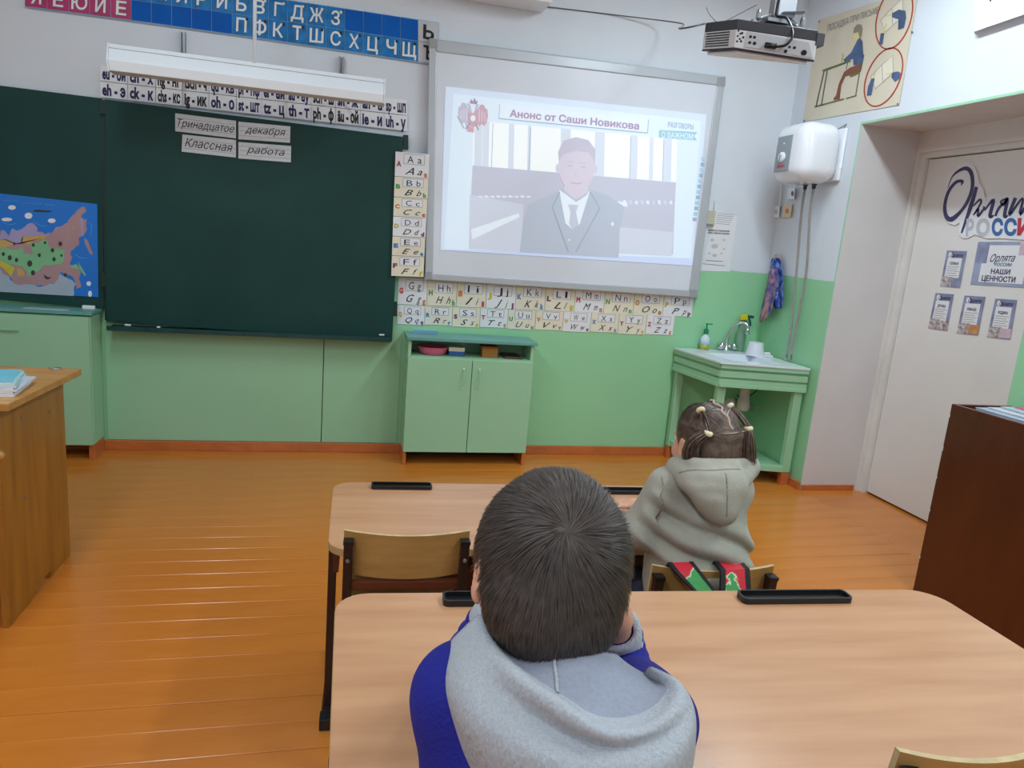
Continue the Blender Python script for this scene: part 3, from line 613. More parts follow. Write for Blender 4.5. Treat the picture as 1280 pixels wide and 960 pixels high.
# ================================================================ GREEN CABINET under the alphabet strip
def cabinet_mid():
    xl = on_z(502, 578, 0)[0]; xr = on_z(653, 581, 0)[0]; yf = -.245
    xl, xr = xl + .0, xr + .008
    zb, zs, zt = .085, .66, .778
    t = thing('green_cabinet', 'low mint green two-door cabinet under the alphabet strip', 'cabinet', ((xl + xr) / 2, yf / 2, 0))
    b = MB(); w_ = .018
    b.box((xl, -.023, zb), (xl + w_, yf, zt - .02), M_green2); b.box((xr - w_, -.023, zb), (xr, yf, zt - .02), M_green2); b.box((xl + w_, -.023, zb), (xr - w_, -.032, zt - .02), M_green2)
    b.box((xl + w_, -.032, zb), (xr - w_, yf, zb + w_), M_green2); b.box((xl + w_, -.032, zs - w_), (xr - w_, yf - .012, zs + .006), M_green2)
    b.build('body', t)
    b = MB(); b.box((xl - .012, -.022, zt - .02), (xr + .018, yf - .02, zt), M_teal); b.build('top', t, bevel=.003)
    xm = (xl + xr) / 2 + .004
    for s, (a, c) in ((0, (xl, xm - .002)), (1, (xm + .002, xr))):
        b = MB(); b.box((a, yf - .001, zb - .002), (c, yf - .018, zs - .004), M_green2); dd = b.build('door', t, bevel=.002)
        hx = xm - .05 if s == 0 else xm + .045; b = MB()
        b.tube(smooth_path([(hx, yf - .018, .60), (hx, yf - .038, .585), (hx, yf - .04, .545), (hx, yf - .038, .505), (hx, yf - .018, .49)], 4), .0028, M_green2)
        for z in (.60, .49): b.lathe((hx, yf - .018, z), [(.006, 0), (.006, -.004), (.003, -.006)], M_lampw, 10, (0, 1, 0))
        b.build('handle', dd, smooth=True)
    for s, x in ((0, xl), (1, xr - .02)):
        b = MB(); b.box((x, -.03, 0), (x + .02, yf - .006, zb), M_skirt); b.build('plinth_side', t, bevel=.002)
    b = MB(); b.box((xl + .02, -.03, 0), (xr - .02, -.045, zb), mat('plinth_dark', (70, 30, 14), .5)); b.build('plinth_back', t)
    # contents of the open shelf
    z = zs + .007
    c = ((on_y(541, 440, -.16))[0], -.15, z); o = thing('pink_basin', 'pink plastic basin on the open shelf of the cabinet', 'basin', c)
    b = MB(); b.lathe(c, [(.075, 0), (.088, .03), (.092, .042), (.096, .044), (.096, .047), (.088, .046), (.073, .004)], mat('pink_plastic', (226, 110, 140), .4), 28); b.build('bowl', o, smooth=True)
    x = on_y(571, 440, -.2)[0]; o = thing('sponge_box', 'small blue box with a pale lid beside the pink basin', 'box', (x, -.17, z))
    b = MB(); b.box((x - .048, -.13, z), (x + .045, -.21, z + .028), mat('box_blue', (40, 90, 160), .5)); b.build('box', o, bevel=.003)
    b = MB(); b.box((x - .049, -.129, z + .028), (x + .046, -.211, z + .052), mat('box_lid_cream', (222, 216, 190), .5)); b.build('lid', o, bevel=.003)
    x = on_y(612, 437, -.18)[0]; o = thing('orange_box', 'square amber box on the right half of the cabinet shelf', 'box', (x, -.16, z))
    b = MB(); b.box((x - .048, -.12, z), (x + .048, -.2, z + .052), mat('amber_card', (178, 120, 50), .5)); b.build('box', o, bevel=.003)
    b = MB(); b.box((x - .052, -.116, z + .052), (x + .052, -.204, z + .066), mat('amber_lid', (160, 90, 40), .5)); b.build('lid', o, bevel=.003)
    x = on_y(641, 443, -.18)[0]
    for k in range(3):
        o = thing('magazine', ['glossy dark magazine at the bottom right of the cabinet shelf', 'red and white magazine in the middle of the shelf pile', 'dark magazine on top of the pile in the cabinet shelf'][k], 'magazine', (x, -.15, z + k * .004))
        b = MB(); b.box((x - .06 + k * .006, -.06, z + k * .004), (x + .055 - k * .004, -.22 + k * .01, z + k * .004 + .0038), [M_black, mat('mag_red', (180, 90, 90), .3), M_frame][k]); b.build('cover', o)
    q = [on_z(513, 417, zt), on_z(521, 411, zt), on_z(548, 413, zt), on_z(547, 418, zt)]
    o = thing('folded_cloth', 'thin pale blue folded cloth lying on the cabinet top, left end', 'cloth', q[0])
    b = MB(); b.hexa([p + [0, 0, .0005] for p in q], [p + [0, 0, .006] for p in q], mat('pale_blue_cloth', (110, 160, 206), .6)); b.build('cloth', o, bevel=.002)
cabinet_mid()

# ================================================================ GREEN CABINET at the left
def cabinet_left():
    xr = on_z(131, 560, .0)[0]; a = on_z(119, 574, 0); yf = a[1]; xr = a[0]; zb = .085
    zt = on_y(110, 390, yf)[2]; xl = xr - .95
    t = thing('green_side_cabinet', 'mint green cabinet at the far left below the map', 'cabinet', (xl + .4, yf / 2, 0))
    b = MB(); b.box((xl, -.022, zb), (xr, yf, zt - .025), M_green2); b.build('body', t, bevel=.003)
    b = MB(); b.box((xl - .01, -.022, zt - .018), (xr + .012, yf - .012, zt), M_teal); b.build('top', t, bevel=.002)
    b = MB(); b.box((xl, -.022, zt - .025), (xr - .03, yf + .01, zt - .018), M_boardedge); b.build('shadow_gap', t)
    b = MB(); b.box((xl, yf, zb), (xr - .004, yf - .018, zt - .03), M_green2); dd = b.build('door', t, bevel=.002)
    h0 = on_y(0, 412, yf - .03); h1 = on_y(21, 412.5, yf - .03); h0[2] = h1[2]; b = MB(); b.bar(h0, h1, .008, .008, M_green2); b.box(h1 - [.006, 0, .005], h1 + [.004, .014, .005], M_green2); b.build('handle', dd)
    for x in (xl, xr - .03): b = MB(); b.box((x, -.03, 0), (x + .03, yf - .0, zb), M_skirt); b.build('plinth_side', t, bevel=.003)
    c = on_z(111, 386, zt); o = thing('chalk', 'white block of chalk on the left green cabinet', 'chalk', c); b = MB(); b.box(c + [-.03, -.012, 0.0], c + [.03, .012, .018], M_chalk); b.build('block', o, bevel=.003)
    c = on_z(60, 386.5, zt + .001); o = thing('paper_strip', 'pale paper strip lying on the left green cabinet', 'paper', c); b = MB(); b.box(c + [-.11, -.03, 0], c + [.1, .02, .003], mat('pale_grey_paper', (176, 200, 204), .5)); b.build('strip', o)
cabinet_left()

# ================================================================ SINK UNIT in the corner
def sink():
    zt = .752
    V = on_z(902, 453, zt); Lb = on_z(847, 436, zt); Rr = on_z(1009, 461, zt); V[2] = 0; Lb[2] = 0; Rr[2] = 0; Lb[1] = -.022; Rr[0] = XR - .022
    Kc = np.array([XR - .022, -.022, 0]); ring = [Lb, V, Rr, Kc]; up = lambda p, z: np.array([p[0], p[1], z])
    t = thing('sink_unit', 'mint green wooden corner washstand with a white top', 'washstand', (V + Kc) / 2)
    b = MB(); cen = (V + Kc) / 2
    for k, (z0_, z1_, o_) in enumerate(((.738, .748, .012), (.695, .738, .0), (.683, .695, .010), (.655, .683, .002), (.645, .655, .010), (.605, .645, .0))):
        pass
    def face(p, q_, nrm):
        for (z0_, z1_, o_) in ((.718, .745, .012), (.702, .718, -.006), (.665, .702, .008), (.652, .665, -.006), (.622, .652, .008), (.604, .622, .014)):
            nn = np.array(nrm) * o_; bb = MB(); bb.hexa([up(p + nn, z0_), up(q_ + nn, z0_), up(q_ - np.array(nrm) * .012, z0_), up(p - np.array(nrm) * .012, z0_)], [up(p + nn, z1_), up(q_ + nn, z1_), up(q_ - np.array(nrm) * .012, z1_), up(p - np.array(nrm) * .012, z1_)], M_green2); bb.build('apron_board', t)
    d1 = (V - Lb) / np.linalg.norm(V - Lb); n1 = np.array([d1[1], -d1[0], 0]); n1 = n1 if n1[0] < 0 else -n1
    d2 = (Rr - V) / np.linalg.norm(Rr - V); n2 = np.array([d2[1], -d2[0], 0]); n2 = n2 if n2[1] < 0 else -n2
    face(Lb, V, n1); face(V, Rr, n2)
    def post(p, w_, nm='leg'):
        bb = MB(); bb.box((p[0] - w_ / 2, p[1] - .02, .085), (p[0] + w_ / 2, p[1] + .02, .604), M_green2); bb.build(nm, t, bevel=.003)
        bb = MB(); bb.box((p[0] - w_ / 2, p[1] - .018, 0), (p[0] + w_ / 2, p[1] + .018, .085), M_skirt); bb.build('foot', t)
    post(V + [.035, .03, 0], .055); post(Lb + [.03, -.03, 0], .05); post(Rr + [-.035, .03, 0], .055)
    bb = MB(); bb.bar(up(V + [.06, .02, 0], .105), up(Rr + [-.06, .02, 0], .105), .03, .04, M_green2); bb.build('bottom_rail', t, bevel=.003)
    bb = MB(); bb.bar(up(V + [.03, .06, 0], .105), up(Lb + [.03, -.05, 0], .105), .03, .04, M_green2); bb.build('bottom_rail', t, bevel=.003)
    bb = MB(); ins = [Lb + [.02, 0, 0], V + [.03, .03, 0], Rr + [0, .03, 0], Kc]; bb.hexa([up(p, .09) for p in ins], [up(p, .10) for p in ins], M_green2); bb.build('bottom_shelf', t)
    bb = MB(); rp = [up(p, .745) for p in ring]; rp = [rp[0] - [.016, 0, 0], rp[1] + [-.016, -.016, 0], rp[2] - [0, .016, 0], rp[3]]
    c2 = sum(rp) / 4; inn = [c2 + (p - c2) * .55 + [0, -.04, 0] for p in rp]; bot = [c2 + (p - c2) * .42 + [0, -.04, -.10] for p in rp]
    hi = [p + [0, 0, .012] for p in rp]; hin = [p + [0, 0, .012] for p in inn]
    vs = rp + hi + hin + bot; fs = []
    for i in range(4):
        j = (i + 1) % 4; fs += [(i, j, 4 + j, 4 + i), (4 + i, 4 + j, 8 + j, 8 + i), (8 + i, 8 + j, 12 + j, 12 + i)]
    fs.append((12, 13, 14, 15)); bb.add(vs, fs, mat('white_enamel', (224, 232, 240), .2, .02)); bb.build('basin_top', t, bevel=.002)
    # trap
    c = on_y(930, 500, -.28); M_trap = mat('trap_white', (205, 208, 208), .4); bb = MB()
    bb.lathe((c[0], c[1], .40), [(.034, 0), (.040, .02), (.040, .07), (.034, .075), (.030, .13), (.034, .135), (.034, .155), (.022, .16), (.022, .25)], M_trap, 16)
    bb.tube(smooth_path([(c[0], c[1], .44), (c[0] + .06, c[1] + .02, .42), (c[0] + .12, c[1] + .1, .40), (c[0] + .10, -.03, .40)], 5), .022, mat('pipe_grey', (140, 150, 140), .5), 12)
    bb.tube([(c[0] - .07, c[1] + .1, .42), (c[0] - .03, c[1] + .05, .44)], .03, M_trap, 12); bb.build('drain_trap', t, smooth=True)
    bb = MB(); bb.tube(smooth_path([(c[0] + .24, -.03, .58), (c[0] + .2, -.1, .50), (c[0] + .1, -.12, .45), (c[0] + .03, -.14, .47)], 6), .004, M_black, 6); bb.build('drain_hose', t, smooth=True)
    # tap
    a = on_z(907, 438, .757); t2 = thing('tap', 'chrome swan-neck mixer tap with two knobs on the washstand', 'tap', a)
    bb = MB(); bb.lathe(a, [(.022, 0), (.022, .01), (.015, .014), (.015, .045), (.01, .05)], M_chrome, 16); s0 = a + [0, 0, .045]
    bb.tube(smooth_path([s0, s0 + [.005, -.0, .06], s0 + [.022, -.02, .12], s0 + [.055, -.05, .155], s0 + [.085, -.08, .145], s0 + [.09, -.085, .12]], 6), .0105, M_chrome, 10); bb.build('spout', t2, smooth=True)
    bb = MB(); bb.lathe(s0 + [.09, -.085, .08], [(.010, 0), (.014, .005), (.013, .03), (.010, .045)], M_chrome, 12); bb.build('aerator', t2, smooth=True)
    for s in (-1, 1):
        h = a + np.array([s * .045, -.012, .03]); bb = MB(); bb.tube([a + [0, 0, .03], h], .009, M_chrome, 8); bb.lathe(h, [(.014, -.006), (.026, 0), (.026, .018), (.012, .024)], M_chrome, 8, (s * .7, -.5, .4)); bb.build('knob', t2, smooth=True)
    # soap bottle
    a = on_y(880, 435, -.05); a[2] = .757; t2 = thing('soap_bottle', 'liquid soap bottle with green pump at the left end of the washstand', 'soap bottle', a)
    bb = MB(); bb.lathe(a, [(.026, 0), (.030, .004), (.031, .07), (.027, .088), (.014, .10), (.012, .108)], mat('soap_clear', (214, 226, 214), .15, .02), 18); body = bb.build('bottle', t2, smooth=True)
    bb = MB(); bb.lathe(a + [0, 0, .030], [(.0315, 0), (.0315, .052)], mat('soap_label', (206, 222, 240), .4), 18); bb.build('label_print', body, smooth=True)
    bb = MB(); bb.lathe(a + [0, 0, .005], [(.0318, 0), (.0318, .03)], mat('soap_olive', (176, 186, 60), .4), 18); bb.build('label_print', body, smooth=True)
    bb = MB(); bb.lathe(a + [0, 0, .107], [(.016, 0), (.016, .028), (.009, .034), (.005, .036), (.005, .062), (.009, .064), (.009, .07)], mat('pump_green', (20, 140, 90), .35), 14); bb.bar(a + [0, 0, .174], a + [.034, -.01, .174], .008, .007, MATS['pump_green']); bb.build('pump', t2, smooth=False)
    # spray bottle
    a = on_y(924, 437, -.038); a[2] = .757; t2 = thing('spray_bottle', 'clear spray bottle with yellow and dark green trigger head behind the tap', 'spray bottle', a)
    bb = MB(); bb.lathe(a, [(.030, 0), (.034, .005), (.034, .12), (.024, .15), (.015, .17), (.015, .185)], mat('spray_clear', (176, 216, 190), .1, .02, trans=.6), 18); bb.build('bottle', t2, smooth=True)
    M_y = mat('spray_yellow', (226, 206, 30), .35); M_dg = mat('spray_dark_green', (20, 84, 60), .4)
    bb = MB(); bb.lathe(a + [0, 0, .185], [(.018, 0), (.018, .022), (.012, .026)], M_dg, 14); bb.build('collar', t2)
    bb = MB(); hh = a + [0, 0, .225]; bb.hexa([hh + [-.026, -.012, -.014], hh + [.026, -.012, -.008], hh + [.026, .012, -.008], hh + [-.026, .012, -.014]], [hh + [-.022, -.01, .02], hh + [.022, -.01, .03], hh + [.022, .01, .03], hh + [-.022, .01, .02]], M_y); bb.build('head', t2, bevel=.004)
    bb = MB(); bb.bar(hh + [.024, 0, .014], hh + [.07, 0, .012], .018, .018, M_dg); bb.tube(smooth_path([hh + [.035, 0, .008], hh + [.05, 0, -.015], hh + [.058, 0, -.05]], 4), .006, M_dg, 8); bb.build('trigger', t2)
    # white tub + soap dish
    a = on_z(943, 444, .757); t2 = thing('white_tub', 'white tapered plastic tub upside down on the washstand', 'tub', a)
    bb = MB(); bb.lathe(a, [(.062, 0), (.060, .004), (.046, .085), (.040, .087)], mat('tub_white', (226, 228, 236), .4, .01), 24); bb.build('tub', t2, smooth=False)
    a = on_z(958, 446, .757); t2 = thing('soap_dish', 'small white soap dish right of the white tub', 'soap dish', a)
    bb = MB(); bb.box(a + [-.03, -.025, 0], a + [.035, .025, .014], MATS['tub_white']); bb.build('dish', t2, bevel=.005); bb = MB(); bb.box(a + [-.018, -.015, .014], a + [.02, .015, .03], M_chalk); bb.build('soap', t2, bevel=.006)
sink()

# ================================================================ WATER HEATER, hoses, sockets, towel
def heater():
    c0 = on_x(1008, 193, XR - .15)
    cy, cz = c0[1], c0[2]
    t = thing('water_heater', 'small white boxy water heater on the right wall above the washstand', 'water heater', (XR, cy, cz))
    w_, h_, dp = .335, .34, .27
    bb = rbox((XR - .02 - dp / 2, cy, cz), (dp, w_, h_), .085, M_hw, 7)
    bb.build('tank', t, smooth=True)
    bb = rbox((XR - .012, cy, cz), (.022, w_ * .9, h_ * .88), .01, M_hw, 3); bb.build('wall_plate', t, smooth=True)
    xf = XR - .02 - dp
    pc = (xf - .001, cy + .02, cz - .01); bb = rbox(pc, (.006, .145, .205), .0029, mat('heater_grey_panel', (150, 160, 168), .4), 3)
    pn = bb.build('control_panel', t, smooth=True)
    bb = MB(); bb.lathe((xf - .004, cy + .02, cz - .03), [(.03, 0), (.03, .010), (.02, .016)], M_hw, 20, (-1, 0, 0)); bb.box((xf - .02, cy + .017, cz - .055), (xf - .023, cy + .023, cz - .02), M_metal); bb.build('dial', pn)
    bb = MB(); bb.box((xf - .004, cy - .015, cz - .088), (xf - .0055, cy + .06, cz - .074), mat('brand_red', (200, 70, 60), .4)); bb.lathe((xf - .004, cy + .02, cz + .05), [(.005, 0), (.005, .003)], M_lampw, 10, (-1, 0, 0)); bb.build('indicator_print', pn)
    for s, m, yy in ((0, (190, 40, 40), .035), (1, (30, 60, 160), -.05)):
        bb = MB(); p = np.array((XR - .10, cy + yy, cz - h_ / 2 - .012)); bb.lathe(p, [(.011, -.014), (.011, .008), (.016, .009), (.016, .016), (.011, .02)], M_black, 12); bb.lathe(p + [0, 0, .006], [(.015, 0), (.015, .006)], mat('ring%d' % s, m, .4), 12); bb.build('connector', t)
        q = p + [0, 0, -.012]
        e = on_x(983 if s == 0 else 989, 446, XR - .05); e[2] = .757 - .04 if False else e[2]
        tt = thing('supply_hose', ['braided steel hose from the red connector of the water heater', 'braided steel hose from the blue connector of the water heater'][s], 'hose', q, 'hoses of the water heater')
        mid = (q + e) / 2 + np.array([.02, -.01 if s else .02, .0])
        path = smooth_path([q, q + [.003, 0, -.14], mid, e + [0, 0, .2], e], 8); bb = MB(); bb.tube(path, .008, M_braid, 8); bb.build('braided_tube', tt, smooth=True)
        bb = MB(); bb.lathe(e, [(.009, -.02), (.009, .015)], M_chrome, 10); bb.build('end_fitting', tt)
    bb = MB()
    a = on_x(1050, 170, XR - .01); bb.tube([on_x(1046, 172, XR - .012), on_x(1055, 178, XR - .012), on_x(1051, 210, XR - .012), on_x(1043, 222, XR - .012)], .006, M_hw, 8); bb.build('mounting_strap', t)
    bb = MB(); bb.tube([on_x(1047, 162, XR - .006), on_x(1058, 155, XR - .006), on_x(1050, 167, XR - .006)], .003, M_metal, 6); bb.build('wall_hook', t)
M_hw = mat('heater_white', (236, 240, 246), 0.15, .01, coat=.5); M_braid = mat('steel_braid', (196, 192, 188), .45, .3, 240, .8, 300, metal=.2)
heater()
for (q, lab, m) in (([(966, 258), (975, 257.5), (974, 272), (965, 272)], 'white square wall socket at the corner below the water heater', M_lampw), ([(979, 256), (990.5, 255.5), (988, 272), (977.5, 272)], 'cream wall socket with orange centre below the water heater', mat('cream_socket', (224, 208, 170), .5))):
    t = thing('wall_socket', lab, 'socket', F_right(*q[0])); b = MB(); card(b, q, F_right, .02, m); b.build('plate', t, bevel=.003)
    b = MB(); cc = np.mean(np.array(q), 0); blob(b, cc, 2.2, 3.2, F_right, mat('socket_orange', (222, 130, 90), .5) if m != M_lampw else M_lgrey, .0205); b.build('socket_face', t)
b = MB(); t = thing('plug_box', 'small white junction box hanging under the water heater', 'junction box', F_right(989, 240)); card(b, [(985, 235), (994, 235), (993, 249), (984, 249)], F_right, .03, M_lampw); b.build('box', t, bevel=.003)
b = MB(); blob(b, (990.5, 242), 1.8, 3.4, F_right, M_inkg, .031); b.build('socket_face', t)
t = thing('corner_pipe', 'thin white pipe running down the corner beside the sockets', 'pipe', F_right(975, 300)); b = MB(); b.tube([F_right(1008, 0, .02), F_right(981, 150, .02), F_right(975, 258, .02)], .007, M_lampw, 8); b.build('tube', t, smooth=True)
# towel
def towel():
    t = thing('towel', 'blue patterned towel hanging from a hook in the corner over the washstand', 'towel', on_x(968, 322, XR - .03))
    M_t = mat('towel_blue', (38, 66, 160), .95, 0, 26, .4, 200); cr = [n for n in M_t.node_tree.nodes if n.type == 'VALTORGB'][0].color_ramp
    cr.elements[0].color = (*lin((30, 58, 150)), 1); cr.elements[0].position = .45; cr.elements[1].color = (*lin((120, 150, 210)), 1); cr.elements[1].position = .60
    M_t2 = mat('towel_floral', (188, 150, 150), .95, 0, 22, .4, 200, col2=(34, 60, 160))
    def drape(rows, m, nm, d0):
        n = 9; vs = []
        for (xl, xr, y_) in rows:
            for j in range(n):
                u = j / (n - 1); fold = .012 * math.sin(u * 9 + y_ * .03); vs.append(on_x(xl + (xr - xl) * u, y_, XR - d0 - fold))
        K = len(rows); fs = [(i * n + j, i * n + j + 1, (i + 1) * n + j + 1, (i + 1) * n + j) for i in range(K - 1) for j in range(n - 1)]
        bb = MB(); bb.add(vs, fs, m); bb.build(nm, t, smooth=True, solid=.006, sub=1)
    drape([(965, 974, 322), (962, 978, 332), (961, 979, 350), (962, 979, 370), (968, 978, 386)], M_t, 'cloth_fold', .035)
    drape([(962, 972, 335), (959, 973, 352), (955, 968, 372), (951, 965, 388), (950, 960, 396), (949, 952, 403)], M_t2, 'cloth_fold', .055)
    bb = MB(); bb.tube(smooth_path([on_x(967, 324, XR - .03), on_x(970, 318, XR - .02), on_x(975, 323, XR - .03)], 4), .004, mat('loop_tan', (206, 170, 130), .7), 6); bb.build('hanging_loop', t)
towel()

# ================================================================ POSTER on the right wall
def poster():
    Z = zp(1000, 0, 6.0); F = F_right; t = thing('posture_poster', 'cream hand-drawn poster of a pupil sitting at a desk, right wall', 'poster', F(1070, 150))
    b = MB(); card(b, [(1023, 25), (1148.5, -14), (1124, 131), (1003.5, 152.5)], F, .002, mat('poster_cream', (222, 212, 190), .6, .04, 4), .002); s = b.build('sheet', t)
    Mo = mat('poster_outline', (78, 76, 74), .7); Mb = mat('poster_jacket_blue', (82, 106, 146), .7, .2, 12); Mr = mat('poster_trousers_brown', (138, 84, 66), .7, .1, 12); Mg = mat('poster_olive', (112, 124, 70), .7, .2, 12)
    Mred = mat('poster_red', (186, 62, 54), .7, .1, 10); Mh = mat('poster_hair', (150, 140, 122), .7); Mf = mat('poster_face', (232, 220, 150), .7); Mgr = mat('poster_desk_grey', (84, 92, 84), .7)
    b = MB(); 
    def pl(pts, m, o): b.poly([F(*Z(*p), .0044 + .0003 * o) for p in pts], m)
    def ln(pts, w_, m, o=3): ribbon(b, [Z(*p) for p in pts], w_ / 6, F, m, .0044 + .0003 * o)
    text(b, 'ПОСАДКА ПРИ ПИСЬМЕ', Z(205, 236), Z(585, 98), (1.0, -8.5), F, M_inkg, .006, .0)
    pl([(165, 525), (375, 450), (385, 462), (175, 540)], Mg, 1); ln([(180, 535), (120, 800)], 9, Mgr); ln([(204, 530), (160, 790)], 8, Mgr); ln([(110, 802), (330, 742)], 12, Mg); ln([(358, 470), (345, 520)], 5, Mgr)
    pl([(440, 480), (470, 470), (448, 540), (340, 575), (310, 640), (300, 720), (268, 725), (290, 630), (330, 540), (370, 510)], Mr, 2); pl([(250, 740), (272, 712), (302, 718), (298, 745), (255, 752)], Mr, 3)
    pl([(430, 300), (450, 280), (468, 310), (476, 420), (462, 480), (400, 490), (398, 440), (330, 470), (320, 455), (385, 390), (410, 340)], Mb, 3)
    pl([(394, 275), (412, 250), (440, 240), (446, 280), (430, 300), (402, 300)], Mf, 3); pl([(400, 250), (405, 210), (430, 182), (460, 185), (470, 215), (462, 270), (448, 290), (436, 240)], Mh, 4)
    ln([(310, 470), (325, 400)], 4, Mg, 5); pl([(300, 462), (325, 450), (335, 462), (312, 475)], Mf, 5)
    pl([(365, 562), (440, 540), (450, 550), (380, 580)], Mg, 4); ln([(480, 410), (455, 530), (442, 548)], 6, Mgr); ln([(445, 550), (418, 712)], 7, Mgr); ln([(345, 740), (425, 716)], 9, Mg)
    for (cx, cy, rx, ry, rot) in ((706, 130, 126, 245, .28), (626, 578, 122, 232, .40)):
        ln([(cx + math.cos(rot) * rx * math.cos(a) - math.sin(rot) * ry * math.sin(a), cy + math.sin(rot) * rx * math.cos(a) + math.cos(rot) * ry * math.sin(a)) for a in np.linspace(0, 2 * PI, 40)], 10, Mred, 3)
    for (dx, dy) in ((0, 0), (-75, 425)):
        M_lp = MATS['paper_cream']; pl([(605 + dx, 150 + dy), (690 + dx, 60 + dy), (770 + dx, -10 + dy), (775 + dx, 120 + dy), (640 + dx, 240 + dy)], M_lp, 2)
        for p in (((605, 150), (690, 60), (770, -10), (775, 120), (640, 240), (605, 150)), ((690, 60), (695, 195))): ln([(a + dx, c + dy) for a, c in p], 3, M_inkg, 3)
    pl([(690, 100), (740, 72), (790, 80), (796, 130), (780, 210), (735, 225), (738, 145), (690, 130)], Mb, 5); ln([(640, 120), (690, 110)], 12, Mf, 5); pl([(605, 250), (632, 248), (618, 335), (592, 332)], Mb, 5); ln([(622, 250), (650, 180)], 14, Mf, 5)
    pl([(690, 545), (735, 535), (756, 548), (745, 590), (712, 615), (685, 580)], Mb, 5); ln([(645, 555), (690, 550)], 10, Mf, 5); pl([(535, 590), (560, 588), (535, 715), (500, 718), (510, 650)], Mb, 5); ln([(548, 590), (565, 545)], 10, Mf, 5)
    b.build('drawing', s, fixn=False)
    b = MB()
    for p in ((1005, 151), (1122, 130), (1024, 27), (1140, 40)): blob(b, p, 1.3, 1.3, F, M_metal, .0062, 8)
    b.build('pins', t, fixn=False)
poster()
t = thing('wall_panel_box', 'white wall board at the top right corner with a shadowed lower edge', 'board', F_right(1250, 30)); b = MB(); card(b, [(1218, -60), (1420, -150), (1420, -30), (1217, 40)], F_right, .035, M_lampw, 0.0); b.build('board', t, bevel=.003)
b = MB(); blob(b, (1238, .5), 1.4, 1.6, F_right, M_ink, .0352, 8); b.build('screw', t, fixn=False)

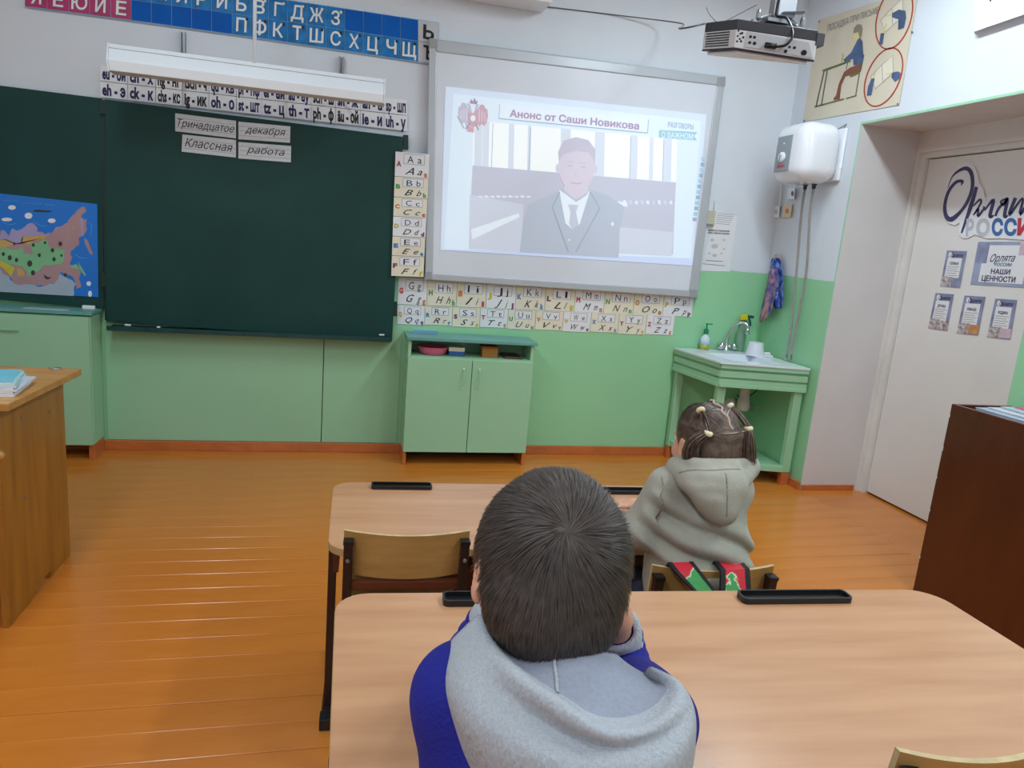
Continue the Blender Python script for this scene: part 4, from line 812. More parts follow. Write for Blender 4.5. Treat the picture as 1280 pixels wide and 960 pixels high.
# ================================================================ PROJECTOR
def projector():
    ca = P(968, 52, 2.6); W = P(1018, 78, 2.52) - P(917, 62, 2.60); wl = np.linalg.norm(W); W /= wl
    T = F_screen(712, 215) - ca; T[2] = 0; Dv = T / np.linalg.norm(T); Dv = np.array([-W[1], W[0], 0]); Dv /= np.linalg.norm(Dv)
    if Dv[1] < 0: Dv = -Dv
    A = P(917, 61.5, 2.60); t = thing('projector', 'white and dark grey ceiling projector with cables at the back', 'projector', A)
    U = np.array([0, 0, 1.0]); W2 = W.copy(); H_ = .098; Lw = wl; Dp = .22
    # left side swings outward as in the photograph: vents on that flank
    Lf = P(877, 64, 2.78)
    Dv = Dv + [0, 0, .24]; bot = [A, A + W2 * Lw, A + W2 * Lw + Dv * Dp, Lf + W2 * .02 + Dv * .08, Lf]
    M_pw = mat('projector_white', (224, 226, 230), .4, .01); M_pg = mat('projector_grey', (66, 68, 76), .5); M_ln = mat('projector_line', (40, 44, 60), .4)
    def prism(z0, z1, m, nm, inset=0.0, par=t, bev=.003):
        cc = sum(bot) / len(bot); q = [p + (cc - p) * inset for p in bot]; bb = MB(); bb.hexa([p + U * z0 for p in q], [p + U * z1 for p in q], m); return bb.build(nm, par, bevel=bev)
    prism(0, .006, M_ln, 'base_plate'); prism(.006, .068, M_pw, 'lower_housing', .006); prism(.068, .103, M_pg, 'upper_housing', .012)
    prism(-.012, 0, M_pw, 'underside', .12)
    fn = lambda u, z, o=0: A + W2 * (u * Lw) + U * z - Dv * (o)
    b = MB(); b.hexa([fn(.13, .014), fn(.97, .012), fn(.97, .012, .003), fn(.13, .014, .003)], [fn(.14, .066), fn(.9, .06), fn(.9, .06, .003), fn(.14, .066, .003)], mat('port_panel', (196, 200, 206), .5)); pn = b.build('port_panel', t)
    b = MB()
    for (u, z, r) in ((.19, .05, .005), (.24, .05, .005), (.19, .03, .005), (.25, .03, .006), (.68, .036, .004), (.74, .036, .005), (.64, .02, .006), (.86, .024, .010)): b.lathe(fn(u, z, .002), [(r, 0), (r, .003)], M_black, 10, -Dv)
    for k in range(3): b.lathe(fn(.08 + .02 * (k % 2), .03 + k * .014, -.002), [(.004, 0), (.004, .003)], M_black, 8, -Dv)
    for k in range(5): b.lathe(fn(.03 + .03 * (k % 2), .028 + k * .009, -.002), [(.0035, 0), (.0035, .003)], M_black, 8, -Dv)
    b.build('ports', pn)
    e = Lf - A; b = MB(); en = np.array([e[1], -e[0], 0]); en /= np.linalg.norm(en); en = en if en[0] < 0 else -en
    for k in range(6):
        z = .014 + k * .009; p = A + e * .18 + U * z + en * .0002; q2_ = A + e * .9 + U * z + en * .0002
        b.hexa([p, q2_, q2_ + en * .002, p + en * .002], [p + U * .0035, q2_ + U * .0035, q2_ + U * .0035 + en * .002, p + U * .0035 + en * .002], M_black)
    b.build('vent_slots', t)
    m = fn(.38, .03, .012); b = MB(); b.bar(m, m + W2 * .04 + np.array([0, 0, .001]), .014, .016, M_black); path = [m + W2 * .04, m + W2 * .075 - Dv * .02 + U * .012, m + W2 * .09 + U * .05, m + W2 * .06 + Dv * .06 + U * .10, m + W2 * .02 + Dv * .1 + U * .11, m + W2 * .03 + Dv * .1 + U * .2]
    b.tube(smooth_path(path, 8), .0045, M_black, 8); b.build('cable', t, smooth=True)
    top = A + W2 * Lw * .42 + Dv * .11; b = MB()
    b.box(top + [-.05, -.05, .10], top + [.05, .05, .112], M_metal); b.build('mount_plate', t)
    b = MB(); b.box(top + [.0, -.03, .13], [top[0] + .07, top[1] + .03, 3.2], mat('mount_white', (222, 230, 238), .4)); b.box(top + [-.012, -.02, .13], [top[0] - .0, top[1] + .02, 3.2], M_plastic); b.build('ceiling_pole', t, bevel=.003)
    b = MB()
    for s in (-1, 1): b.tube([top + [s * .08, -.03, .104], top + [.03 + s * .01, 0, .15]], .006, M_metal, 8)
    for s in ((-.09, -.05), (.09, -.05), (-.05, .06), (.06, .06)): b.lathe(top + [s[0], s[1], .10], [(.009, 0), (.009, .02), (.005, .03)], M_metal, 10)
    b.build('mount_arms', t); b = MB(); p = top + [.055, -.035, .13]; b.hexa([p + [-.05, -.02, 0], p + [.03, -.03, .01], p + [.05, .02, .02], p + [-.03, .03, .01]], [p + [-.05, -.02, .006], p + [.03, -.03, .016], p + [.05, .02, .026], p + [-.03, .03, .016]], M_black); b.build('bracket_flap', t)
    b = MB(); b.box(fn(1.0, .055) + [-.005, -.002, 0], fn(1.0, .055) + [.025, .05, .04], M_pg); b.build('side_bracket', t)
    # long cable from the wall box to the projector
    s = Lf + U * .10; e2 = on_y(596, -2, -.03); mid = on_y(780, 20, -.02); t2 = thing('long_cable', 'thin dark cable strung from above the whiteboard to the projector', 'cable', mid)
    b = MB(); b.tube(smooth_path([e2, mid, on_y(850, 29, -.3), s + [-.05, .12, .004], s], 8), .0035, M_cab, 6); b.build('cord', t2, smooth=True)
    t3 = thing('loose_wire', 'thin bent wire end sticking up left of the projector', 'wire', P(895, 28, 2.7)); b = MB(); b.tube(smooth_path([P(883, 9, 2.7), P(887, 18, 2.7), P(897, 29, 2.7)], 5), .0015, M_cab, 5); b.build('wire', t3)
    t4 = thing('guy_wire', 'thin taut wire rising from the projector to its ceiling pole', 'wire', P(925, 20, 2.68)); b = MB(); b.tube([P(900, 30, 2.72), P(946, 6, 2.66)], .0013, M_cab, 5); b.build('wire', t4)
M_cab = mat('cable_grey_brown', (104, 98, 98), .6)
projector()

# ================================================================ DOOR SIGNS
def door_signs():
    F = F_door; Z = zp(1180, 190, 8.727)
    Mn = mat('sign_navy', (62, 62, 110), .5, .12, 30); Mw = mat('sign_white', (232, 233, 236), .4, .01); Ms = mat('sign_silver', (192, 198, 208), .4); Mbl = mat('sign_blue', (60, 108, 170), .5); Mrd = mat('sign_red', (196, 52, 72), .5)
    t = thing('script_sign', 'large white cut-out sign with navy script and coloured capitals on the door', 'sign', F(1230, 290))
    b = MB(); out = [(-10, 600), (15, 700), (50, 780), (120, 800), (170, 770), (160, 900), (200, 940), (260, 940), (330, 900), (470, 945), (620, 940), (900, 960), (1500, 900), (1500, 560), (1300, 470), (900, 440), (700, 480), (560, 460), (450, 500), (430, 400), (380, 330), (365, 230), (330, 150), (250, 120), (170, 150), (60, 240), (10, 360), (20, 400), (-5, 480)]
    lo = [F(*Z(*p), 0.001) for p in out]; hi = [F(*Z(*p), .006) for p in out]; b.hexa(lo, hi, Mw); s = b.build('plate', t)
    b = MB(); r = lambda pts, w_, o=0: ribbon(b, smooth_path([Z(*p) for p in pts], 5), None if False else w_, F, Mn, .0066 + o * .0002)
    def rr(pts, ws, m=Mn):
        sp = smooth_path([Z(*p) for p in pts], 5); w2 = np.interp(np.linspace(0, len(ws) - 1, len(sp)), range(len(ws)), ws) / 8.727; ribbon(b, sp, list(w2), F, m, .0068)
    rr([(40, 395), (90, 270), (170, 200), (250, 180), (300, 240), (310, 370), (270, 510), (190, 640), (80, 735), (20, 690), (10, 570), (50, 430), (130, 330), (200, 320), (185, 365)], [6, 14, 30, 46, 44, 38, 36, 34, 56, 44, 34, 34, 34, 36, 6])
    rr([(355, 380), (290, 600), (190, 885)], [36, 46, 18]); rr([(320, 590), (390, 520), (400, 560), (320, 690)], [14, 26, 24, 14]); rr([(330, 680), (375, 620), (370, 700), (440, 610), (420, 600)], [14, 22, 28, 24, 6])
    rr([(440, 640), (540, 520), (500, 700), (545, 690)], [14, 36, 40, 14]); rr([(560, 700), (600, 610), (700, 505), (620, 540), (650, 580), (690, 520), (660, 700), (700, 690)], [26, 30, 20, 22, 22, 36, 40, 12])
    rr([(780, 500), (710, 690), (860, 500), (830, 680), (960, 500), (930, 690)], [40, 34, 20, 38, 20, 38]); rr([(1010, 690), (1000, 570), (1080, 520), (1060, 690), (1110, 670)], [14, 36, 22, 40, 14])
    for k, (ch, m) in enumerate((('Р', Ms), ('О', Ms), ('С', Mbl), ('С', Mbl), ('И', Mrd), ('И', Mrd))):
        x0 = [235, 345, 515, 650, 795, 960][k]; w_ = [85, 150, 125, 140, 140, 140][k]; text(b, ch, Z(x0, 900 + (10 if k < 2 else 0)), Z(x0 + w_, 905), (1.2, -19.5), F, m, .0072, .05)
    b.build('script', s, fixn=False)
    # small posters
    M_pb = mat('poster_bluegrey', (150, 158, 192), .4, .2, 14); M_pp = mat('poster_photo_brown', (128, 104, 100), .5, .3, 60, col2=(220, 214, 220)); M_pi = mat('poster_pinkish', (216, 190, 206), .5, .1, 20); M_or = mat('poster_orange', (214, 150, 100), .5, .2, 30)
    Z = zp(1080, 160, 3.2)
    def small(q, title, lab, m2):
        t = thing('value_poster', lab, 'poster', F(*Z(*q[3])), 'small printed posters on the door'); q = [Z(*p) for p in q]
        b = MB(); card(b, q, F, .002, M_pb, .001); s = b.build('sheet', t); b = MB()
        b.poly([F(*p, .0034) for p in sub(q, .12, .2, .84, .86)], Mw); b.poly([F(*p, .0036) for p in sub(q, 0, .72, .55, 1)], M_pp); b.poly([F(*p, .0038) for p in sub(q, .5, .74, 1, .98)], m2)
        hh = (lerp2(q, .5, 0) - lerp2(q, .5, 1))
        text(b, 'Орлята', lerp2(q, .22, .17), lerp2(q, .86, .17), hh * .10, F, Mn, .0042, .02, .4); blob(b, lerp2(q, .22, .12), 2.4, 3.6, F, Mw, .0038)
        text(b, title, lerp2(q, .25, .38), lerp2(q, .7, .38), hh * .07, F, Mn, .0042, .03)
        for k in range(5): ribbon(b, [lerp2(q, .17, .44 + k * .06), lerp2(q, .78 - (k % 2) * .1, .44 + k * .06)], .5, F, M_inkg, .004)
        b.build('print', s, fixn=False)
    small([(332, 490), (411, 493), (383, 640), (304, 632)], 'СЕМЬЯ', 'small poster on the door left of the values sign, alone in the upper row', M_pb)
    small([(286, 660), (359, 665), (332, 812), (256, 800)], 'ДРУЖБА', 'small poster in the lower row on the door, leftmost of three', M_pp)
    small([(402, 670), (486, 675), (455, 830), (370, 820)], 'КОМАНДА', 'small poster in the lower row on the door, middle one with orange corner', M_or)
    small([(525, 682), (612, 688), (584, 846), (492, 836)], 'РОДИНА', 'small poster in the lower row on the door, rightmost of three', M_pi)
    t = thing('values_poster', 'blue-grey poster reading НАШИ ЦЕННОСТИ under the script sign on the door', 'poster', F(1245, 355)); q = [Z(*p) for p in ((457, 455), (700, 455), (665, 640), (425, 625))]
    b = MB(); card(b, q, F, .002, mat('values_bluegrey', (158, 170, 200), .4, .1, 10), .001); s = b.build('sheet', t); b = MB()
    b.poly([F(*p, .0034) for p in sub(q, .12, .08, .86, .93)], Mw); b.poly([F(*p, .0036) for p in sub(q, .0, .02, .2, .5)], M_pb); b.poly([F(*p, .0036) for p in sub(q, .7, .0, .98, .3)], M_pi)
    hh = lerp2(q, .5, 0) - lerp2(q, .5, 1); text(b, 'Орлята', lerp2(q, .25, .46), lerp2(q, .66, .44), hh * .17, F, Mn, .0042, .01, .4); text(b, 'РОССИИ', lerp2(q, .34, .55), lerp2(q, .62, .55), hh * .07, F, Mbl, .0042, .03)
    text(b, 'НАШИ', lerp2(q, .30, .73), lerp2(q, .62, .73), hh * .11, F, Mn, .0042, .03); text(b, 'ЦЕННОСТИ', lerp2(q, .17, .90), lerp2(q, .73, .90), hh * .12, F, Mn, .0042, .03)
    b.build('print', s, fixn=False)
door_signs()

# ================================================================ TEACHER'S DESK
def teacher_desk():
    zt = .765; xe = -1.012; c = on_z(102, 461, zt); nz_ = on_z(10, 505, zt); y0 = -1.405; y1 = -1.955
    t = thing('teacher_desk', "yellow-brown veneered teacher's desk at the left edge of the room", 'desk', (-1.5, -1.7, 0))
    b = MB(); b.hexa([(c[0], c[1], zt - .024), (nz_[0] , nz_[1], zt - .024), (-2.3, nz_[1] - .0, zt - .024), (-2.3, c[1] + .03, zt - .024)], [(c[0], c[1], zt), (nz_[0], nz_[1], zt), (-2.3, nz_[1], zt), (-2.3, c[1] + .03, zt)], M_oaktop); b.build('desk_top', t, bevel=.003)
    for x in (xe, -2.2): b = MB(); b.box((x - .022, y0, 0.03), (x, y1, zt - .024), M_oak); sp = b.build('side_panel', t, bevel=.002); b = MB(); b.box((x - .02, y0 - .0, 0), (x - .002, y0 - .2, .03), M_oak); b.build('panel_foot', sp); b = MB(); b.box((x - .02, y1 + .2, 0), (x - .002, y1, .03), M_oak); b.build('panel_foot', sp)
    b = MB(); b.box((-2.2, y0 - .03, .12), (xe - .022, y0 - .048, zt - .024), M_oak); b.build('modesty_panel', t)
    b = MB(); b.box((-1.4, y0 - .06, .25), (xe - .023, y1 + .02, zt - .05), M_oak); b.build('drawer_box', t); b = MB(); b.box((-1.4, y1 + .018, .27), (xe - .03, y1 - .0, zt - .07), M_oak); dr = b.build('drawer_front', t, bevel=.003)
    b = MB(); b.lathe((-1.2, y1, .6), [(.012, 0), (.018, .02), (.014, .026)], M_oaktop, 16, (0, -1, 0)); b.build('knob', dr, smooth=True)
    for (px, py) in ((27, 522), (62, 515), (31, 622)):
        p = on_x(px, py, xe); b = MB(); b.lathe(p, [(.006, 0), (.006, .002), (.003, .003)], M_metal, 10, (1, 0, 0)); b.build('screw', t)
    b = MB(); p = on_x(0, 568, xe); b.lathe((xe, y1 - .0, p[2]), [(.014, -.01), (.018, .01), (.01, .018)], M_oaktop, 14, (0, -1, 0)); b.build('side_knob', t, smooth=True)
    # copybooks
    covers = [((196, 214, 222), 'white'), ((70, 150, 90), 'green'), ((214, 218, 226), 'white'), ((196, 206, 220), 'pale'), ((120, 190, 190), 'teal'), ((96, 180, 184), 'teal'), ((150, 206, 216), 'light blue'), ((120, 196, 214), 'light blue')]
    labs = ['copybook at the very bottom of the stack on the teacher desk', 'green copybook second from the bottom of the desk stack', 'white copybook jutting out, third from the bottom of the desk stack', 'pale copybook jutting out to the right, fourth from the bottom of the desk stack', 'teal copybook just above the jutting pale ones', 'teal copybook third from the top of the desk stack', 'light blue copybook second from the top of the desk stack', 'light blue copybook on top of the stack on the teacher desk']
    z = zt + .0005; base = on_z(41, 480, zt)
    for k in range(8):
        th = .0058; j = [-.012, -.014, -.006, .004, -.024, -.026, -.03, -.034][k] + random.uniform(-.003, .003); ang = .12 + random.uniform(-.03, .03) + (0.1 if k > 3 else 0)
        R_ = lambda u, v: np.array([base[0] + j + u * math.cos(ang) - v * math.sin(ang), base[1] + .015 + u * math.sin(ang) + v * math.cos(ang)])
        q = [R_(0, 0), R_(0, -.21), R_(-.17, -.21), R_(-.17, 0)]; o = thing('copybook', labs[k], 'copybook', (*R_(-.08, -.1), z), 'copybooks stacked on the teacher desk')
        b = MB(); b.hexa([(*p, z) for p in q], [(*p, z + th * .85) for p in q], M_paper); b.build('pages', o)
        b = MB(); b.hexa([(*p, z + th * .85) for p in q], [(*p, z + th) for p in q], mat('cover%d' % k, covers[k][0], .35)); b.build('cover', o); z += th
    c = on_z(66, 461.5, zt); o = thing('paper_clip', 'small metal paper clip lying on the teacher desk', 'clip', c); b = MB(); b.tube(smooth_path([c + [0, 0, .003], c + [.02, .006, .006], c + [.026, -.004, .003], c + [.004, -.012, .003], c + [-.012, -.006, .006]], 4), .0022, M_metal, 6); b.build('wire', o)
teacher_desk()

# ================================================================ BOOKCASE at the right
def bookcase():
    x0 = 2.5; y0 = on_x(1190, 504, x0)[1]; zt = .856
    t = thing('brown_bookcase', 'low dark brown varnished bookcase against the right wall past the door', 'bookcase', (2.65, -2.6, 0))
    b = MB(); b.box((x0, y0, 0.0), (x0 + .018, y0 - 1.3, zt), M_brown); b.build('side_panel', t, bevel=.002)
    b = MB(); b.box((x0 + .018, y0 - .001, zt - .03), (XR - .025, y0 - 1.299, zt - .012), M_brown); b.build('top_board', t)
    b = MB(); b.box((x0 + .018, y0, 0), (XR - .025, y0 - .018, zt), M_brown); b.box((x0 + .018, y0 - 1.282, 0), (XR - .025, y0 - 1.3, zt), M_brown); b.build('end_panel', t)
    b = MB(); b.box((XR - .025, y0, 0), (XR - .021, y0 - 1.3, zt), M_brown); b.build('back_panel', t)
    for z in (.05, .42): b = MB(); b.box((x0 + .018, y0 - .018, z), (XR - .025, y0 - 1.282, z + .018), M_brown); b.build('shelf', t)
    b = MB()
    for k, (py, r) in enumerate(((520, .006), (561, .011), (640, .005), (598, .004), (700, .004))):
        z = on_x(1190 - (py - 505) * .175, py, x0)[2]; b.box((x0 - .0006, y0 + .0003, z - r), (x0 + .004, y0 - .0035, z + r), M_white)
    b.build('chipped_edge', t)
    z = zt - .0115
    ms = [((150, 176, 200), 'pale blue-grey book at the bottom of the pile on the bookcase'), ((196, 206, 216), 'silver-grey book in the middle of the pile on the bookcase'), ((178, 200, 214), 'light blue book near the top of the pile on the bookcase'), ((206, 60, 110), 'magenta book on top of the pile on the bookcase')]
    for k, (c, lab) in enumerate(ms):
        th = [.018, .012, .014, .010][k]; o = thing('book', lab, 'book', (2.65, y0 - .25, z), 'books piled on the bookcase'); ys_ = y0 - .085 - k * .045; b = MB()
        b.box((x0 + .035 + k * .012, ys_, z), (XR - .04, ys_ - .26, z + th * .8), M_paper); b.build('pages', o); b = MB(); b.box((x0 + .033 + k * .012, ys_ + .003, z + th * .8), (XR - .038, ys_ - .262, z + th), mat('bk%d' % k, c, .3)); b.build('cover', o, bevel=.001); z += th
bookcase()

# ================================================================ SCHOOL DESKS
def rounded(x0, x1, y0, y1, r, n=6):
    out = []
    for (cx, cy, a) in ((x1 - r, y1 - r, 0), (x0 + r, y1 - r, 90), (x0 + r, y0 + r, 180), (x1 - r, y0 + r, 270)):
        for k in range(n + 1): t_ = math.radians(a + 90 * k / n); out.append((cx + r * math.cos(t_), cy + r * math.sin(t_)))
    return out
def school_desk(label, far_left, z, W_, D_, rot, trays, legy, sh=0.0, lx=.045):
    t = thing('school_desk', label, 'desk', (0, 0, 0), 'pupils\' two-seat desks'); th = .019
    shf = lambda q: [(x - sh * y_, y_) for x, y_ in q]
    o = shf(rounded(0, W_, -D_, 0, .062))
    b = MB(); b.hexa([(x, y_, z - th) for x, y_ in o], [(x, y_, z - .0025) for x, y_ in o], M_band); o2 = shf(rounded(.0012, W_ - .0012, -D_ + .0012, -.0012, .061)); b.hexa([(x, y_, z - .0025) for x, y_ in o2], [(x, y_, z) for x, y_ in o2], M_desk); b.build('desk_top', t)
    for x in (lx, W_ - .045):
        b = MB(); b.bar((x - .012, legy, z - th), (x - .012, legy, .03), .022, .03, M_frame, (0, 1, 0)); b.build('leg', t, bevel=.003)
        b = MB(); b.bar((x - .012, legy + .030, z - th), (x - .012, legy + .030, .22), .018, .022, M_frame, (0, 1, 0)); b.build('leg_sleeve', t, bevel=.003)
        b = MB(); b.bar((x - .012, -.04, .016), (x - .012, legy - .06, .016), .032, .028, M_frame); f_ = b.build('foot', t, bevel=.004)
        for yy in (-.038, legy - .062): b = MB(); b.box((x - .031, yy - .022, 0), (x + .007, yy + .022, .034), M_black); b.build('foot_cap', f_, bevel=.003)
        b = MB(); b.bar((x, -.08, z - th - .014), (x, -D_ + .08, z - th - .014), .024, .026, M_frame); b.build('top_bearer', t)
    b = MB(); b.box((.075, -.09, z - .33), (W_ - .075, -.105, z - th - .03), M_panel); b.build('modesty_panel', t, bevel=.002)
    b = MB(); b.box((.075, -.12, z - .115), (W_ - .075, -D_ + .10, z - .10), M_panel); b.build('book_shelf', t, bevel=.002)
    b = MB(); b.box((.02, -D_ + .12, z - .12), (.036, -D_ + .22, z - th), M_panel); b.build('bag_hook_plate', t)
    for (x0, x1, y0_, y1_) in trays:
        q = rounded(x0, x1, y0_, y1_, .010, 4); q2_ = rounded(x0 + .004, x1 - .004, y0_ + .004, y1_ - .004, .008, 4); n = len(q); b = MB()
        vs = [(x, y_, z) for x, y_ in q] + [(x, y_, z + .012) for x, y_ in q] + [(x, y_, z + .012) for x, y_ in q2_] + [(x, y_, z + .003) for x, y_ in q2_]
        fs = [tuple(range(n))[::-1], tuple(range(3 * n, 4 * n))] + [(k * n + i, k * n + (i + 1) % n, (k + 1) * n + (i + 1) % n, (k + 1) * n + i) for k in range(3) for i in range(n)]
        b.add(vs, fs, M_black); b.build('pen_tray', t)
    t.location = tuple(far_left[:2]) + (0,); t.rotation_euler = (0, 0, rot); return t
def tray_local(fl, rot, z, pts):
    out = []
    for p in pts:
        w_ = on_z(*p, z) - fl; c, s = math.cos(-rot), math.sin(-rot); out.append((c * w_[0] - s * w_[1], s * w_[0] + c * w_[1]))
    return out
fl1 = np.array([0.0, -2.168, 0]); r1 = math.radians(-2.2); z1 = .58
a = tray_local(fl1, r1, z1, [(464, 612), (540, 612), (465, 600)]); a2 = tray_local(fl1, r1, z1, [(747, 618), (747, 604)])
wdt = a[1][0] - a[0][0]
desk1 = school_desk('front pupils desk where the girl in the grey-green hoodie sits', fl1, z1, 1.2, .50, r1, [(a[0][0], a[1][0], a[0][1], a[0][1] + .042), (a2[0][0], a2[0][0] + wdt, a2[0][1], a2[0][1] + .042)], -.33, .02, .030)
fl2 = np.array([0.010, -3.150, 0]); r2 = math.radians(-3.5); z2 = .72
a = tray_local(fl2, r2, z2, [(930, 756), (1066, 754), (554, 759)]); wdt = a[1][0] - a[0][0]
desk2 = school_desk('nearest pupils desk in light wood laminate with the boy in blue leaning on it', fl2, z2, 1.235, .52, r2, [(a[0][0], a[1][0], a[0][1], a[0][1] + .038), (a[2][0], a[2][0] + wdt, a[2][1], a[2][1] + .038)], -.30, .052)

# ================================================================ CHAIRS
def make_chair(label, w_, zs, zt, loc, rot, group='plywood and tube school chairs'):
    t = thing('school_chair', label, 'chair', (0, 0, 0), group); yb_ = -.19; hb = .115; hw = w_ / 2
    n = 14; front = []; 
    def curve(u): return yb_ - .022 * (1 - u * u)                 # the middle bulges away from the sitter
    b = MB(); vs = []; NZ = 4
    for side in (0, 1):
        for k in range(NZ + 1):
            z = zt - hb + hb * k / NZ
            for i in range(n + 1):
                u = -1 + 2 * i / n; zz = z + (.006 * (abs(u) ** 2) if k == NZ else (-.004 * (1 - u * u) + .006 * abs(u) ** 3 if k == 0 else 0)); vs.append((u * hw, curve(u) + (.009 if side == 0 else 0) + (zz - zt) * -.12, zz))
    S = (NZ + 1) * (n + 1); fs = []; fe = []
    for side in (0, 1):
        for k in range(NZ):
            for i in range(n): a_ = side * S + k * (n + 1) + i; fs.append((a_, a_ + 1, a_ + n + 2, a_ + n + 1))
    for i in range(n):
        for k in (0, NZ): a_ = k * (n + 1) + i; fe.append((a_, a_ + 1, a_ + 1 + S, a_ + S))
    for k in range(NZ):
        for i in (0, n): a_ = k * (n + 1) + i; fe.append((a_, a_ + n + 1, a_ + n + 1 + S, a_ + S))
    b.add(vs, fs, M_ply); base = 0; k_ = b.mi(M_plyedge)
    for f in fe: b.f.append(f); b.m.append(k_)
    b.build('backrest', t, smooth=False)
    b = MB(); o = rounded(-hw, hw, -.165, .19, .04); vs = []
    b.hexa([(x, y_, zs - .012 - .012 * max(0, (y_ - .12) / .07)) for x, y_ in o], [(x, y_, zs - .012 * max(0, (y_ - .12) / .07)) for x, y_ in o], M_ply); b.build('seat', t, bevel=.002)
    for s in (-1, 1):
        x = s * (hw - .012)
        b = MB(); b.bar((x, -.215, 0.012), (x, -.185, zs - .02), .022, .024, M_frame, (0, 1, 0)); b.bar((x, -.185, zs - .02), (x, yb_ - .016, zt - .018), .022, .024, M_frame, (0, 1, 0)); l = b.build('leg', t, bevel=.003)
        b = MB(); b.box((x - .012, yb_ - .029, zt - .020), (x + .012, yb_ - .003, zt - .012), M_black); b.box((x - .013, -.229, 0), (x + .013, -.201, .014), M_black); b.build('tube_cap', l)
        b = MB(); b.bar((x, .175, 0.012), (x, .135, zs - .02), .022, .024, M_frame, (0, 1, 0)); l = b.build('leg', t, bevel=.003); b = MB(); b.box((x - .013, .16, 0), (x + .013, .19, .014), M_black); b.build('tube_cap', l)
        b = MB(); b.bar((x, -.18, zs - .024), (x, .145, zs - .024), .022, .024, M_frame); b.build('seat_rail', t, bevel=.003)
        b = MB(); b.lathe((x, yb_ - .028, zt - .06), [(.005, 0), (.005, .004), (.002, .005)], M_metal, 8, (0, -1, 0)); b.build('bolt', t)
    b = MB(); b.bar((-hw + .02, -.192, zt - hb - .02), (hw - .02, -.192, zt - hb - .02), .02, .022, M_panel); b.build('cross_bar', t, bevel=.003); b = MB(); b.bar((-hw + .02, -.186, zs - .024), (hw - .02, -.186, zs - .024), .02, .022, M_frame); b.build('cross_bar', t, bevel=.003)
    t.location = (loc[0], loc[1], 0); t.rotation_euler = (0, 0, rot); return t
def chair_at(pxl, pxr, py, zt, w_, label, zs, rot=0):
    a = on_z(pxl, py, zt); c = on_z(pxr, py, zt); m = (a + c) / 2; cw = float(np.linalg.norm(c - a)); return make_chair(label, cw, zs, zt, (m[0] + .19 * -math.sin(rot), m[1] + .20 * math.cos(rot)), rot)
ch1 = chair_at(430, 588, 668, .655, .32, 'empty plywood school chair tucked in at the left of the front desk', .38, math.radians(-3))
ch2 = chair_at(818, 970, 712, .645, .32, 'plywood school chair the girl sits on, straps hung over its back', .37, math.radians(-4))
ch3 = chair_at(1125, 1345, 945, .80, .36, 'school chair whose top edge shows in the lower right corner', .45, math.radians(-3))
ch4 = make_chair('school chair hidden beneath the boy in blue at the nearest desk', .34, .44, .70, (.24, -3.76), math.radians(-2))

# watermelon bag hung on the girl's chair
def bag():
    m = np.array(ch2.location); zt = .645; yb_ = m[1] - .19 - .022
    t = thing('watermelon_bag', 'bag with red and green watermelon straps edged in black, over the girl\'s chair back', 'bag', (m[0], yb_ - .03, .3))
    M_w = mat('watermelon_print', (70, 160, 90), .6, 0, 14, .1, 60, col2=(206, 40, 56)); cr = [n for n in M_w.node_tree.nodes if n.type == 'VALTORGB'][0].color_ramp; cr.elements[0].position = .47; cr.elements[1].position = .52
    Mb = mat('strap_black', (24, 24, 28), .7)
    e = cr.elements.new(.50); e.color = (*lin((220, 236, 190)), 1)
    y = lambda px, py: on_y(px, py, yb_ - .035)
    for q in (((850, 711), (882, 711), (894, 738), (866, 738)), ((908, 711), (944, 711), (938, 738), (900, 738))):
        A_, B_, C_, D_ = [y(*p) for p in q]; A_[2] = B_[2] = zt + .010; A_[1] = B_[1] = yb_ - .012; dn = np.array([0, -.004, -.16])
        Cc, Dd = C_ + dn * .5, D_ + dn * .5; fA, fB = A_ + [0, .045, 0], B_ + [0, .045, 0]
        rows = [(fA + [0, .01, -.08], fB + [0, .01, -.08]), (fA + [0, .0, -.01], fB + [0, .0, -.01]), (fA + [0, -.01, .004], fB + [0, -.01, .004]), (A_, B_), ((A_ + D_) / 2, (B_ + C_) / 2), (D_, C_), (Dd, Cc)]
        for (u0, u1, m_, nm, th) in ((0, .16, Mb, 'strap_edge', .007), (.16, .84, M_w, 'strap', .005), (.84, 1, Mb, 'strap_edge', .007)):
            b = MB(); vs = []
            for l_, r_ in rows: vs += [l_ + (r_ - l_) * u0, l_ + (r_ - l_) * u1]
            b.add(vs, [(2 * i, 2 * i + 1, 2 * i + 3, 2 * i + 2) for i in range(len(rows) - 1)], m_); b.build(nm, t, smooth=False, solid=th)
    b = rbox((m[0] + .0, yb_ - .075, .36), (.27, .09, .30), .035, M_w, 4); b.build('body', t, smooth=True)
    b = MB(); b.tube([(m[0] - .125, yb_ - .122, .40), (m[0] + .125, yb_ - .122, .40)], .004, Mb, 6); b.build('zip', t)
bag()

